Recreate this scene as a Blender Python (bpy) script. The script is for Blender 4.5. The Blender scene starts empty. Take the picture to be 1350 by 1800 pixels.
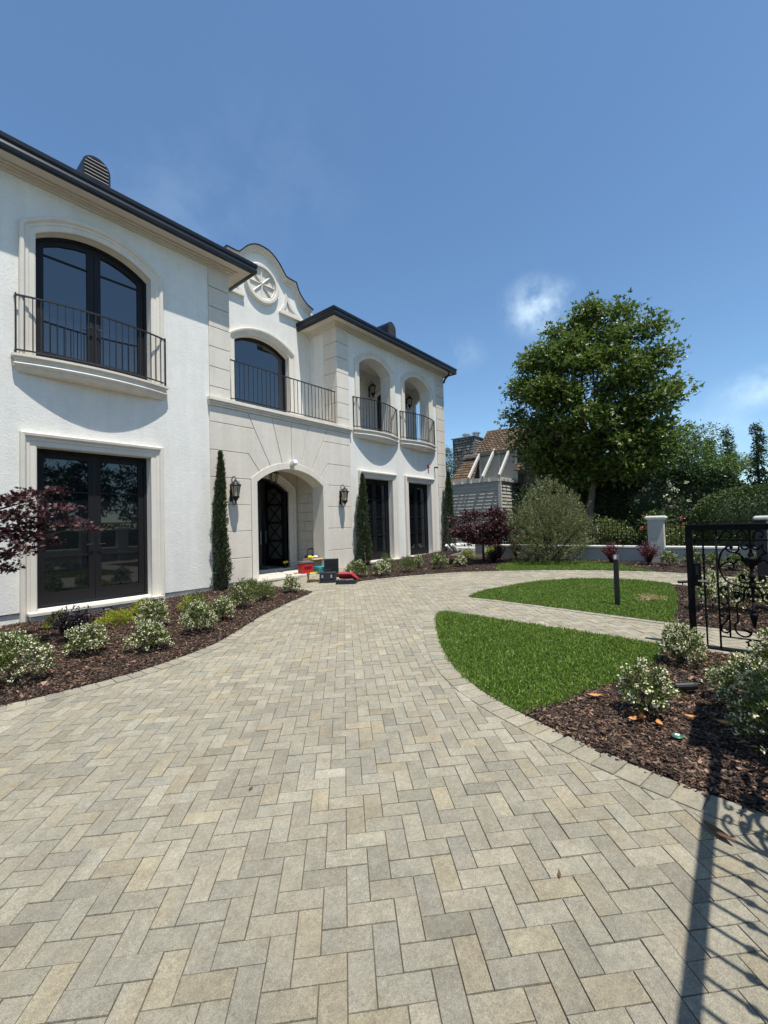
import bpy, math, random
import numpy as np
from mathutils import Vector, Matrix
from mathutils.geometry import tessellate_polygon
R = math.radians
C = bpy.context.scene.collection
scene = bpy.context.scene
rng = np.random.default_rng(7)
random.seed(7)

# ---------------------------------------------------------------- camera
# world axes: X runs along the facade away from the camera, Y towards the house, Z up (metres)
def cam_axes(yaw, pitch, roll):
    f = np.array([math.cos(yaw)*math.cos(pitch), math.sin(yaw)*math.cos(pitch), math.sin(pitch)])
    r = np.array([math.sin(yaw), -math.cos(yaw), 0.0]); u = np.cross(r, f)
    c, s = math.cos(roll), math.sin(roll)
    return c*r + s*u, -s*r + c*u, f
r_, u_, f_ = cam_axes(R(39.406), R(1.695), R(-1.5336))
cam = bpy.data.objects.new('camera', bpy.data.cameras.new('camera'))
C.objects.link(cam)
cam.matrix_world = Matrix(((r_[0], u_[0], -f_[0], 0), (r_[1], u_[1], -f_[1], 0), (r_[2], u_[2], -f_[2], 1.5), (0, 0, 0, 1)))
cam.data.sensor_fit = 'HORIZONTAL'; cam.data.sensor_width = 36; cam.data.lens = 751.5/1350*36
cam.data.clip_start = 0.05; cam.data.clip_end = 2000
scene.camera = cam

# ---------------------------------------------------------------- sky, sun, exposure
SUN = Vector((-0.25, -1.0, 3.04)).normalized()
elev = math.asin(SUN.z); azim = math.atan2(SUN.x, SUN.y)
world = bpy.data.worlds.new('World'); scene.world = world; world.use_nodes = True
wn = world.node_tree; wn.nodes.clear()
def N(t, kind, **kw):
    n = t.nodes.new(kind)
    for k, v in kw.items():
        if k.startswith('i_'): n.inputs[k[2:].replace('_', ' ')].default_value = v
        else: setattr(n, k, v)
    return n
out = N(wn, 'ShaderNodeOutputWorld'); bg = N(wn, 'ShaderNodeBackground'); bg.inputs[1].default_value = 0.132
sky = N(wn, 'ShaderNodeTexSky'); sky.sky_type = 'NISHITA'; sky.sun_disc = False
sky.sun_elevation = elev; sky.sun_rotation = azim % (2*math.pi); sky.altitude = 50; sky.air_density = 1.0; sky.dust_density = .35; sky.ozone_density = 3.2
tc = N(wn, 'ShaderNodeTexCoord')
cur = sky.outputs[0]
nz = N(wn, 'ShaderNodeTexNoise', noise_dimensions='3D'); nz.inputs['Scale'].default_value = 9; nz.inputs['Detail'].default_value = 7; nz.inputs['Roughness'].default_value = .6
wn.links.new(tc.outputs['Generated'], nz.inputs['Vector'])
# clouds: each a soft patch of the noise round one direction of the sky
for (d, size, amount, flat) in [((0.856, 0.29, 0.428), .062, .62, 1.3), ((0.813, 0.456, 0.363), .055, .16, 1.6), ((0.975, -0.05, 0.215), .07, .42, 2.2),
                                ((0.986, 0.06, 0.155), .10, .30, 2.6), ((0.34, 0.75, 0.566), .12, .06, 1.6), ((0.47, 0.62, 0.63), .15, .03, 1.3), ((0.93, 0.12, 0.10), .2, .12, 4.0),
                                ((0.3, -0.9, 0.25), .2, .25, 2.5), ((-0.8, -0.3, 0.4), .2, .6, 2.0)]:
    dv = Vector(d).normalized()
    sub = N(wn, 'ShaderNodeVectorMath', operation='SUBTRACT'); wn.links.new(tc.outputs['Generated'], sub.inputs[0]); sub.inputs[1].default_value = dv
    mul = N(wn, 'ShaderNodeVectorMath', operation='MULTIPLY'); wn.links.new(sub.outputs[0], mul.inputs[0]); mul.inputs[1].default_value = (1, 1, flat)
    ln = N(wn, 'ShaderNodeVectorMath', operation='LENGTH'); wn.links.new(mul.outputs[0], ln.inputs[0])
    mr = N(wn, 'ShaderNodeMapRange', interpolation_type='SMOOTHSTEP'); wn.links.new(ln.outputs['Value'], mr.inputs[0])
    mr.inputs[1].default_value = 0; mr.inputs[2].default_value = size*1.5; mr.inputs[3].default_value = 1; mr.inputs[4].default_value = 0
    nr = N(wn, 'ShaderNodeMapRange', interpolation_type='SMOOTHSTEP'); wn.links.new(nz.outputs[0], nr.inputs[0])
    nr.inputs[1].default_value = .36; nr.inputs[2].default_value = .68; nr.inputs[3].default_value = 0; nr.inputs[4].default_value = amount
    m2 = N(wn, 'ShaderNodeMath', operation='MULTIPLY'); wn.links.new(mr.outputs[0], m2.inputs[0]); wn.links.new(nr.outputs[0], m2.inputs[1])
    mx = N(wn, 'ShaderNodeMix', data_type='RGBA'); wn.links.new(m2.outputs[0], mx.inputs[0]); wn.links.new(cur, mx.inputs[6]); mx.inputs[7].default_value = (8.5, 8.8, 9.2, 1)
    cur = mx.outputs[2]
tn = N(wn, 'ShaderNodeMix', data_type='RGBA', blend_type='MULTIPLY'); tn.inputs[0].default_value = 1; wn.links.new(cur, tn.inputs[6]); tn.inputs[7].default_value = (.86, 1.0, 1.03, 1); cur = tn.outputs[2]
wn.links.new(cur, bg.inputs[0]); wn.links.new(bg.outputs[0], out.inputs[0])
sun = bpy.data.objects.new('sun', bpy.data.lights.new('sun', 'SUN')); C.objects.link(sun)
sun.data.energy = 5.0; sun.data.angle = R(.5); sun.data.color = (1, .955, .88)
sun.rotation_euler = SUN.to_track_quat('Z', 'Y').to_euler()
scene.view_settings.view_transform = 'Standard'; scene.view_settings.look = 'None'
scene.view_settings.gamma = 1; scene.view_settings.exposure = 0.32; scene.view_settings.use_curve_mapping = False

# ---------------------------------------------------------------- materials
def mat(name, col, rough=.6, metal=0, spec=.5, noise=None, bump=None, island=0, ipow=1, streak=0, trans=0, col2=None, coat=0, attr=False, ior=None):
    """noise=(scale, amount): mottles the colour; bump=(scale, strength, distance); island: variation per leaf or chip"""
    m = bpy.data.materials.new(name); m.use_nodes = True; t = m.node_tree; b = t.nodes['Principled BSDF']
    b.inputs['Roughness'].default_value = rough; b.inputs['Metallic'].default_value = metal; b.inputs['Specular IOR Level'].default_value = spec
    if ior: b.inputs['IOR'].default_value = ior
    if coat: b.inputs['Coat Weight'].default_value = coat; b.inputs['Coat Roughness'].default_value = .1
    co = N(t, 'ShaderNodeTexCoord')
    c = N(t, 'ShaderNodeRGB'); c.outputs[0].default_value = (*col, 1); cur = c.outputs[0]
    if attr:
        a = N(t, 'ShaderNodeAttribute', attribute_name='tint'); cur = a.outputs[0]
        if attr == 'blend':   # the poured colours run into one another inside a stone
            n3 = N(t, 'ShaderNodeTexNoise'); n3.inputs['Scale'].default_value = 7; n3.inputs['Detail'].default_value = 6; n3.inputs['Roughness'].default_value = .7; t.links.new(co.outputs['Object'], n3.inputs['Vector'])
            m3 = N(t, 'ShaderNodeMapRange'); t.links.new(n3.outputs[0], m3.inputs[0]); m3.inputs[1].default_value = .48; m3.inputs[2].default_value = .70; m3.inputs[4].default_value = .5
            x3 = N(t, 'ShaderNodeMix', data_type='RGBA'); t.links.new(m3.outputs[0], x3.inputs[0]); t.links.new(cur, x3.inputs[6]); x3.inputs[7].default_value = (.27, .22, .15, 1); cur = x3.outputs[2]
    if col2:
        g = N(t, 'ShaderNodeNewGeometry'); mx = N(t, 'ShaderNodeMix', data_type='RGBA')
        if island:
            pw = N(t, 'ShaderNodeMath', operation='POWER'); t.links.new(g.outputs['Random Per Island'], pw.inputs[0]); pw.inputs[1].default_value = ipow; t.links.new(pw.outputs[0], mx.inputs[0])
        else:
            n0 = N(t, 'ShaderNodeTexNoise'); n0.inputs['Scale'].default_value = (noise[0][0] if isinstance(noise[0], tuple) else noise[0])*.4 if noise else 2; n0.inputs['Detail'].default_value = 5
            t.links.new(co.outputs['Object'], n0.inputs['Vector'])
            mr = N(t, 'ShaderNodeMapRange'); t.links.new(n0.outputs[0], mr.inputs[0]); mr.inputs[1].default_value = .35; mr.inputs[2].default_value = .65
            t.links.new(mr.outputs[0], mx.inputs[0])
        t.links.new(cur, mx.inputs[6]); mx.inputs[7].default_value = (*col2, 1); cur = mx.outputs[2]
    if noise:
        for sc, am in (noise if isinstance(noise[0], tuple) else (noise,)):
            n1 = N(t, 'ShaderNodeTexNoise'); n1.inputs['Scale'].default_value = sc; n1.inputs['Detail'].default_value = 8; n1.inputs['Roughness'].default_value = .65
            t.links.new(co.outputs['Object'], n1.inputs['Vector'])
            mr = N(t, 'ShaderNodeMapRange'); t.links.new(n1.outputs[0], mr.inputs[0]); mr.inputs[1].default_value = .3; mr.inputs[2].default_value = .7
            mr.inputs[3].default_value = 1-am; mr.inputs[4].default_value = 1+am
            vm = N(t, 'ShaderNodeVectorMath', operation='SCALE'); t.links.new(cur, vm.inputs[0]); t.links.new(mr.outputs[0], vm.inputs['Scale']); cur = vm.outputs[0]
    if streak:   # faint rain streaks running down the wall
        mp = N(t, 'ShaderNodeMapping'); mp.inputs['Scale'].default_value = (5, 5, .35); t.links.new(co.outputs['Object'], mp.inputs[0])
        ns = N(t, 'ShaderNodeTexNoise'); ns.inputs['Scale'].default_value = 1.3; ns.inputs['Detail'].default_value = 7; t.links.new(mp.outputs[0], ns.inputs['Vector'])
        mr = N(t, 'ShaderNodeMapRange'); t.links.new(ns.outputs[0], mr.inputs[0]); mr.inputs[1].default_value = .3; mr.inputs[2].default_value = .7; mr.inputs[3].default_value = 1-streak; mr.inputs[4].default_value = 1+streak*.5
        vm = N(t, 'ShaderNodeVectorMath', operation='SCALE'); t.links.new(cur, vm.inputs[0]); t.links.new(mr.outputs[0], vm.inputs['Scale']); cur = vm.outputs[0]
    t.links.new(cur, b.inputs['Base Color'])
    if bump:
        n2 = N(t, 'ShaderNodeTexNoise'); n2.inputs['Scale'].default_value = bump[0]; n2.inputs['Detail'].default_value = 8; n2.inputs['Roughness'].default_value = .7
        t.links.new(co.outputs['Object'], n2.inputs['Vector'])
        bp = N(t, 'ShaderNodeBump'); bp.inputs['Strength'].default_value = bump[1]; bp.inputs['Distance'].default_value = bump[2]
        t.links.new(n2.outputs[0], bp.inputs['Height']); t.links.new(bp.outputs[0], b.inputs['Normal'])
    if trans:
        tr = N(t, 'ShaderNodeBsdfTranslucent'); t.links.new(cur, tr.inputs[0]); ms = N(t, 'ShaderNodeMixShader'); ms.inputs[0].default_value = trans
        t.links.new(b.outputs[0], ms.inputs[1]); t.links.new(tr.outputs[0], ms.inputs[2]); t.links.new(ms.outputs[0], t.nodes['Material Output'].inputs[0])
    return m
M = dict(
 stucco=mat('white_stucco', (.75, .735, .675), .85, noise=((.7, .05), (5, .045), (30, .035)), bump=(38, .9, .009), streak=.05),
 stone=mat('limestone', (.62, .565, .475), .8, streak=.06, noise=((.9, .07), (14, .05), (60, .04)), bump=(70, .35, .004), col2=(.69, .635, .55)),
 trimstone=mat('cast_stone', (.68, .63, .54), .75, streak=.07, noise=((2, .05), (25, .04)), bump=(80, .15, .003)),
 soffit=mat('soffit_plaster', (.60, .55, .48), .8, noise=(3, .04)),
 slabstone=mat('sill_stone', (.56, .53, .46), .6, noise=(6, .08), bump=(60, .2, .003)),
 iron=mat('wrought_iron', (.004, .004, .0045), .6, 0, .15, noise=(30, .3)),
 rail=mat('railing_bronze', (.035, .034, .036), .45, .5),
 roofm=mat('charcoal_metal', (.030, .033, .040), .38, .7, noise=(5, .15)),
 frame=mat('bronze_frame', (.011, .0105, .0115), .5, 0, .25, noise=(8, .1)),
 glass=mat('dark_glass', (.006, .008, .010), .02, 0, .5, ior=1.75),
 upglass=mat('upper_glass', (.010, .014, .019), .03, 0, .5, ior=2.1),
 interior=mat('interior_plaster', (.55, .57, .54), .9),
 floorm=mat('hall_floor', (.35, .35, .34), .4),
 black=mat('black_paint', (.008, .008, .009), .5, .1),
 straw=mat('dry_grass', (.30, .22, .10), .7, island=1, col2=(.42, .34, .17)),
 doorglass=mat('door_glass', (.13, .14, .13), .3),
 lampglass=mat('seeded_glass', (.62, .56, .42), .12, 0, .6, noise=(40, .25), trans=.35),
 grass_soil=mat('lawn_soil', (.035, .055, .012), .95, noise=(14, .3)),
 soil=mat('ground_soil', (.10, .085, .06), .95, noise=(2, .2)),
 sand=mat('joint_sand', (.10, .080, .058), .95, noise=(6, .25)),
 mulch=mat('mulch_base', (.020, .010, .006), .95, noise=(30, .4), bump=(45, 1, .02)),
 chip=mat('bark_chip', (.022, .011, .007), .85, island=1, ipow=3, col2=(.27, .165, .105), noise=((30, .4), (6, .3))),
 paver=mat('paver_concrete', (.3, .3, .27), .9, spec=.3, attr='blend', noise=((.55, .07), (3, .10), (16, .13), (60, .18), (230, .36)), bump=(170, 1, .006)),
 blade=mat('grass_blade', (.060, .135, .014), .5, island=1, col2=(.23, .33, .045), trans=.35),
 leafG=mat('leaf_green', (.045, .075, .014), .38, island=1, col2=(.17, .21, .045), trans=.25, spec=.6),
 leafS=mat('sycamore_leaf', (.035, .080, .010), .38, island=1, ipow=1.3, col2=(.22, .28, .06), trans=.35, spec=.45),
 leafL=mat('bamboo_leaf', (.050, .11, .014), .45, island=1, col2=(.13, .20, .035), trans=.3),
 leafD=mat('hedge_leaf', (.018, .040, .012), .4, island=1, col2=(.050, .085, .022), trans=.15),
 leafH=mat('clipped_hedge_leaf', (.030, .060, .010), .5, island=1, col2=(.085, .125, .020), trans=.15),
 leafC=mat('cypress_leaf', (.018, .032, .009), .6, island=1, ipow=1.5, col2=(.075, .10, .030), trans=.1),
 leafO=mat('olive_leaf', (.075, .090, .028), .5, island=1, col2=(.24, .255, .10), trans=.2),
 leafP=mat('plum_leaf', (.024, .007, .010), .45, island=1, ipow=1.6, col2=(.12, .035, .040), trans=.2),
 leafB=mat('burgundy_leaf', (.070, .014, .022), .5, island=1, col2=(.15, .035, .045), trans=.25),
 leafY=mat('chartreuse_leaf', (.22, .28, .02), .5, island=1, col2=(.40, .42, .04), trans=.3),
 leafK=mat('black_leaf', (.008, .005, .007), .45, island=1, col2=(.03, .018, .024), trans=.1),
 flower=mat('white_petal', (.78, .74, .46), .6, island=1, col2=(.90, .87, .66), trans=.25),
 pink=mat('pink_petal', (.45, .08, .12), .6, island=1, col2=(.6, .2, .22), trans=.2),
 bark=mat('bark', (.14, .115, .085), .9, noise=((6, .3), (30, .2)), bump=(40, .6, .01)),
 darkbark=mat('dark_bark', (.03, .022, .02), .9, noise=(10, .2)),
 wallp=mat('garden_wall_stucco', (.43, .425, .39), .9, noise=((1.5, .06), (9, .04)), bump=(60, .4, .005)),
 capp=mat('garden_wall_cap', (.76, .75, .70), .75, noise=(8, .04)),
 siding=mat('painted_siding', (.42, .40, .355), .7, noise=((3, .08), (20, .05))),
 whitewood=mat('white_timber', (.50, .485, .44), .7, noise=(10, .08)),
 shingle=mat('brown_shingle', (.15, .105, .058), .9, attr=True, noise=((3, .15), (30, .2))),
 rock=mat('fieldstone', (.26, .25, .23), .9, attr=True, noise=(12, .25), bump=(20, .6, .02)),
 galv=mat('galvanised', (.5, .5, .5), .35, .8),
 red=mat('red_plastic', (.40, .018, .016), .35), redb=mat('red_shell', (.36, .02, .03), .4), teal=mat('teal_plastic', (.02, .17, .19), .45), tealt=mat('teal_lid', (.03, .25, .27), .4),
 blackp=mat('black_plastic', (.014, .016, .02), .5), greyp=mat('grey_plastic', (.12, .12, .125), .5), card=mat('cardboard', (.34, .25, .15), .9, noise=(6, .08)),
 yellow=mat('yellow_plastic', (.70, .55, .02), .4), orange=mat('dried_leaf', (.50, .22, .07), .7, noise=(20, .25)), tan=mat('tan_leather', (.42, .23, .10), .7),
 brownleaf=mat('brown_leaf', (.11, .055, .02), .7, noise=(20, .3)), white=mat('white_plastic', (.75, .75, .75), .4), green=mat('green_plastic', (.03, .13, .08), .45),
 lens=mat('light_lens', (.8, .8, .78), .2), wood=mat('wood_handle', (.30, .17, .07), .6, noise=(12, .2)), pale=mat('pale_rag', (.75, .70, .62), .9))

# ---------------------------------------------------------------- building helpers
def gz(x):
    """height of the gently rising ground"""
    return .026*min(max(0.0, x-.5), 15.4)
def gza(x): return .026*np.clip(x-.5, 0, 15.4)
def tag(o, label=None, cat=None, group=None, kind=None):
    if label: o['label'] = label
    if cat: o['category'] = cat
    if group: o['group'] = group
    if kind: o['kind'] = kind
    return o
def empty(name, loc=(0, 0, 0), rz=0, **k):
    o = bpy.data.objects.new(name, None); C.objects.link(o); o.location = loc; o.rotation_euler = (0, 0, rz); o.empty_display_size = .2
    return tag(o, **k)
def link(name, me, m, parent=None, local=False, smooth=False, bevel=0):
    o = bpy.data.objects.new(name, me); C.objects.link(o)
    if m is not None: me.materials.append(m)
    if parent is not None:
        o.parent = parent
        if not local:   # vertices given in world space
            pm = world_mat(parent); o.matrix_parent_inverse = pm.inverted()
    if smooth:
        me.polygons.foreach_set('use_smooth', np.ones(len(me.polygons), bool))
    if bevel:
        b = o.modifiers.new('bevel', 'BEVEL'); b.width = bevel; b.segments = 2; b.limit_method = 'ANGLE'; b.angle_limit = R(40)
    return o
def world_mat(o):
    m = Matrix.Translation(o.location) @ o.rotation_euler.to_matrix().to_4x4() @ Matrix.Diagonal((*o.scale, 1))
    if o.parent: return world_mat(o.parent) @ o.matrix_parent_inverse @ m
    return m
class MB:
    def __init__(s): s.v = []; s.f = []; s.m = None
    def add(s, vs, fs):
        k = len(s.v); s.v += [tuple(map(float, v)) for v in vs]; s.f += [tuple(k+i for i in f) for f in fs]; return s
    def box(s, x0, x1, y0, y1, z0, z1):
        x0, x1 = sorted((x0, x1)); y0, y1 = sorted((y0, y1)); z0, z1 = sorted((z0, z1))
        return s.add([(x0, y0, z0), (x1, y0, z0), (x1, y1, z0), (x0, y1, z0), (x0, y0, z1), (x1, y0, z1), (x1, y1, z1), (x0, y1, z1)],
                     [(3, 2, 1, 0), (4, 5, 6, 7), (0, 1, 5, 4), (1, 2, 6, 5), (2, 3, 7, 6), (3, 0, 4, 7)])
    def obox(s, c, half, ax=(1, 0, 0), up=(0, 0, 1)):
        ax = Vector(ax).normalized(); up = Vector(up); b = up.cross(ax).normalized(); up = ax.cross(b).normalized(); c = Vector(c)
        vs = [c+ax*half[0]*i+b*half[1]*j+up*half[2]*k for k in (-1, 1) for (i, j) in ((-1, -1), (1, -1), (1, 1), (-1, 1))]
        return s.add(vs, [(3, 2, 1, 0), (4, 5, 6, 7), (0, 1, 5, 4), (1, 2, 6, 5), (2, 3, 7, 6), (3, 0, 4, 7)])
    def bar(s, a, b, w, h=None, up=(0, 0, 1)):
        a = Vector(a); b = Vector(b); d = b-a
        if abs(d.normalized().dot(Vector(up))) > .99: up = (1, 0, 0)
        return s.obox((a+b)/2, (d.length/2, w/2, (h or w)/2), d, up)
    def tube(s, pts, rad, n=6, cap=True, closed=False):
        pts = [Vector(p) for p in pts]; k = len(pts); rs = rad if hasattr(rad, '__len__') else [rad]*k
        base = len(s.v); prev = None
        for i, p in enumerate(pts):
            a = pts[(i-1) % k] if (i > 0 or closed) else p; b = pts[(i+1) % k] if (i < k-1 or closed) else p
            t = (b-a).normalized() if (b-a).length > 1e-9 else Vector((0, 0, 1))
            if prev is None:
                prev = t.orthogonal().normalized()
            prev = (prev - t*prev.dot(t))
            prev = prev.normalized() if prev.length > 1e-6 else t.orthogonal().normalized()
            q = t.cross(prev)
            for j in range(n):
                an = 2*math.pi*j/n; s.v.append(tuple(p+(prev*math.cos(an)+q*math.sin(an))*rs[i]))
        for i in range(k if closed else k-1):
            for j in range(n):
                i2 = (i+1) % k
                s.f.append((base+i*n+j, base+i*n+(j+1) % n, base+i2*n+(j+1) % n, base+i2*n+j))
        if cap and not closed:
            s.f.append(tuple(base+j for j in range(n))[::-1]); s.f.append(tuple(base+(k-1)*n+j for j in range(n)))
        return s
    def lathe(s, prof, c=(0, 0, 0), n=16, ax=None, squash=1):
        """prof: (radius, height) pairs round the z axis at c"""
        base = len(s.v); c = Vector(c)
        for r, h in prof:
            for j in range(n):
                an = 2*math.pi*(j+.5)/n; s.v.append((c.x+r*math.cos(an), c.y+r*math.sin(an)*squash, c.z+h))
        for i in range(len(prof)-1):
            for j in range(n): s.f.append((base+i*n+j, base+i*n+(j+1) % n, base+(i+1)*n+(j+1) % n, base+(i+1)*n+j))
        s.f.append(tuple(base+j for j in range(n))[::-1]); s.f.append(tuple(base+(len(prof)-1)*n+j for j in range(n)))
        return s
    def prism_xz(s, poly, y0, y1, holes=()):
        """a slab whose outline lies in the XZ plane; y0 is the front"""
        loops = [list(poly)] + [list(h) for h in holes]
        tri = tessellate_polygon([[Vector((a, b, 0)) for a, b in l] for l in loops])
        flat = [p for l in loops for p in l]; n = len(flat); base = len(s.v)
        s.v += [(a, y0, b) for a, b in flat] + [(a, y1, b) for a, b in flat]
        for t in tri:
            (ax, az), (bx, bz), (cx_, cz) = (flat[i] for i in t)
            if (bx-ax)*(cz-az)-(bz-az)*(cx_-ax) < 0: t = t[::-1]
            s.f.append(tuple(base+i for i in t)); s.f.append(tuple(base+n+i for i in t)[::-1])
        k = 0
        for l in loops:
            m = len(l)
            area = sum(l[i][0]*l[(i+1) % m][1]-l[(i+1) % m][0]*l[i][1] for i in range(m))
            hole = l is not loops[0]
            for i in range(m):
                a, b = base+k+i, base+k+(i+1) % m
                q = (a, a+n, b+n, b)
                if (area < 0) != hole: q = q[::-1]
                s.f.append(q)
            k += m
        return s
    def rings(s, rings, closed=True, cap=False):
        base = len(s.v); n = len(rings[0])
        for r in rings: s.v += [tuple(map(float, p)) for p in r]
        for i in range(len(rings)-1):
            for j in range(n if closed else n-1):
                s.f.append((base+i*n+j, base+i*n+(j+1) % n, base+(i+1)*n+(j+1) % n, base+(i+1)*n+j))
        if cap: s.f.append(tuple(base+j for j in range(n))[::-1]); s.f.append(tuple(base+(len(rings)-1)*n+j for j in range(n)))
        return s
    def build(s, name, m, parent=None, local=False, smooth=False, bevel=0):
        me = bpy.data.meshes.new(name); me.from_pydata(s.v, [], s.f); me.update()
        return link(name, me, m, parent, local, smooth, bevel)
def fastmesh(name, V, F, col=None):
    """V (n,3); F (m,k) faces with the same number of corners"""
    me = bpy.data.meshes.new(name); V = np.asarray(V, np.float32); F = np.asarray(F, np.int32); m, k = F.shape
    me.vertices.add(len(V)); me.vertices.foreach_set('co', V.ravel())
    me.loops.add(m*k); me.loops.foreach_set('vertex_index', F.ravel())
    me.polygons.add(m); me.polygons.foreach_set('loop_start', np.arange(0, m*k, k, dtype=np.int32)); me.polygons.foreach_set('loop_total', np.full(m, k, np.int32))
    me.update(calc_edges=True); me.validate(); me.polygons.foreach_set('use_smooth', np.zeros(len(me.polygons), bool))
    if col is not None:
        a = me.attributes.new('tint', 'FLOAT_COLOR', 'POINT'); a.data.foreach_set('color', np.c_[col, np.ones(len(col))].astype(np.float32).ravel())
    return me
def inpoly(P, poly):
    x, y = P[:, 0], P[:, 1]; c = np.zeros(len(P), bool); n = len(poly)
    for i in range(n):
        x0, y0 = poly[i]; x1, y1 = poly[(i+1) % n]
        k = ((y0 > y) != (y1 > y)) & (x < (x1-x0)*(y-y0)/((y1-y0) if y1 != y0 else 1e-9)+x0); c ^= k
    return c
def smoothline(pts, n=6):
    out = []; P = [np.array(p, float) for p in pts]
    for i in range(len(P)-1):
        p0, p1, p2, p3 = P[max(i-1, 0)], P[i], P[i+1], P[min(i+2, len(P)-1)]
        for t in np.linspace(0, 1, n, endpoint=False):
            out.append(tuple(.5*((2*p1)+(-p0+p2)*t+(2*p0-5*p1+4*p2-p3)*t*t+(-p0+3*p1-3*p2+p3)*t**3)))
    out.append(tuple(P[-1])); return out
def resample(pts, step):
    P = np.array(pts); d = np.r_[0, np.cumsum(np.linalg.norm(np.diff(P, axis=0), axis=1))]; n = max(2, int(round(d[-1]/step))+1)
    s = np.linspace(0, d[-1], n); return np.c_[np.interp(s, d, P[:, 0]), np.interp(s, d, P[:, 1])]
def sample(poly, n):
    P = np.array(poly); lo, hi = P.min(0), P.max(0); out = []; tot = 0
    while tot < n:
        q = rng.uniform(lo, hi, (n, 2)); q = q[inpoly(q, poly)]; out.append(q); tot += len(q)
    return np.concatenate(out)[:n]
def area(poly):
    return abs(sum(poly[i][0]*poly[(i+1) % len(poly)][1]-poly[(i+1) % len(poly)][0]*poly[i][1] for i in range(len(poly))))/2

# ---------------------------------------------------------------- ground, paving, beds
def ground_sheet(name, poly, off, thick, m, kind='structure', label=None, cat=None):
    tri = tessellate_polygon([[Vector((a, b, 0)) for a, b in poly]]); n = len(poly); mb = MB()
    vs = [(a, b, gz(a)+off) for a, b in poly]+[(a, b, gz(a)+off-thick) for a, b in poly]; fs = []
    for t in tri:
        p = [poly[i] for i in t]
        if (p[1][0]-p[0][0])*(p[2][1]-p[0][1])-(p[1][1]-p[0][1])*(p[2][0]-p[0][0]) < 0: t = t[::-1]
        fs.append(tuple(t))
    ar = sum(poly[i][0]*poly[(i+1) % n][1]-poly[(i+1) % n][0]*poly[i][1] for i in range(n))
    for i in range(n):
        q = (i, n+i, n+(i+1) % n, (i+1) % n); fs.append(q if ar > 0 else q[::-1])
    mb.add(vs, fs); return tag(mb.build(name, m), label, cat, kind=kind)
mb = MB(); xs = [-700, .5, 15.9, 900]
mb.add([(x, y, gz(x)-.05) for x in xs for y in (-700, 900)], [(2*i+1, 2*i, 2*i+2, 2*i+3) for i in range(3)])
tag(mb.build('ground', M['soil']), kind='structure')

LEFT_EDGE = smoothline([(-2.5, 6.2), (-.9, 5.55), (0.3, 5.13), (1.0, 4.96), (1.6, 4.88), (2.09, 4.91), (2.78, 5.1), (3.4, 5.48), (4.04, 5.91), (4.8, 6.31), (5.45, 6.60), (5.92, 6.83)])
LEFT_BED = [(.5, 5.08)]+[p for p in LEFT_EDGE if p[0] > .5]+[(5.96, 7.5), (5.96, 9.17), (.5, 9.22)]
LEFT_BED_END = [p for p in LEFT_EDGE if p[0] < .5]+[(.5, 5.08), (.5, 9.22), (-2.5, 9.22)]
ARC_OUT = smoothline([(7.25, 6.92), (7.75, 6.74), (8.4, 6.42), (9.43, 5.68), (10.05, 4.85), (10.55, 3.95), (10.98, 2.85), (11.2, 1.9), (11.22, 1.0), (10.95, 0.1), (10.3, -1.1), (9.2, -2.2)])
OUT_BED = ARC_OUT+[(13.25, -2.4), (13.25, 8.2), (15.3, 8.6), (15.3, 9.17), (9.5, 9.17)]
LAWN3_IN = smoothline([(10.2, 4.63), (10.55, 3.97), (11.0, 2.87), (11.25, 1.85), (11.26, 1.45)])
LAWN3 = LAWN3_IN+smoothline([(11.6, 1.75), (12.2, 2.35), (12.65, 3.1), (12.7, 3.9), (12.35, 4.6), (11.8, 5.05), (11.2, 5.1), (10.6, 4.95)])
ISL_TOP = smoothline([(6.92, 3.76), (7.3, 3.78), (7.77, 3.68), (8.69, 3.38), (9.3, 2.95), (9.68, 2.42), (9.82, 1.88), (9.78, 1.41), (9.5, .75), (9.05, 0.1), (8.4, -.7), (7.7, -1.3)])
ISL_BOT = smoothline([(6.4, -1.4), (6.44, 0), (6.5, .68), (6.6, 1.43), (6.72, 2.34), (6.82, 3.2), (6.84, 3.62)])
ISLAND = ISL_TOP+ISL_BOT
L2_LINE = [(9.62, 1.0), (9.2, .92), (8.6, .8), (7.4, .70), (6.5, .67)]
LAWN2 = [p for p in ISL_TOP if p[1] > 1.0]+L2_LINE+[p for p in ISL_BOT if p[1] > .7]
L1_LEFT = smoothline([(5.56, 3.53), (5.36, 3.46), (5.12, 3.31), (4.75, 3.06), (4.22, 2.66), (3.72, 2.22), (3.4, 1.83), (3.2, 1.48), (3.08, 1.2), (2.95, .85), (2.86, .55), (2.79, .2), (2.76, -.1), (2.78, -.6), (2.9, -1.4)])
L1_TOP = [(5.35, -1.4), (5.38, .3), (5.43, .67), (5.5, 1.42), (5.56, 2.2), (5.66, 3.3), (5.64, 3.5)]
NEAR_BED = L1_LEFT+L1_TOP
L1_LINE = [(3.12, 1.25), (3.3, 1.15), (3.7, 1.0), (4.1, .83), (4.7, .64), (5.43, .60)]
LAWN1 = [p for p in L1_LEFT if p[1] > 1.27]+L1_LINE+[p for p in L1_TOP if p[1] > .65]
BEDS = [LEFT_BED, LEFT_BED_END, OUT_BED, ISLAND, NEAR_BED]

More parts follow.
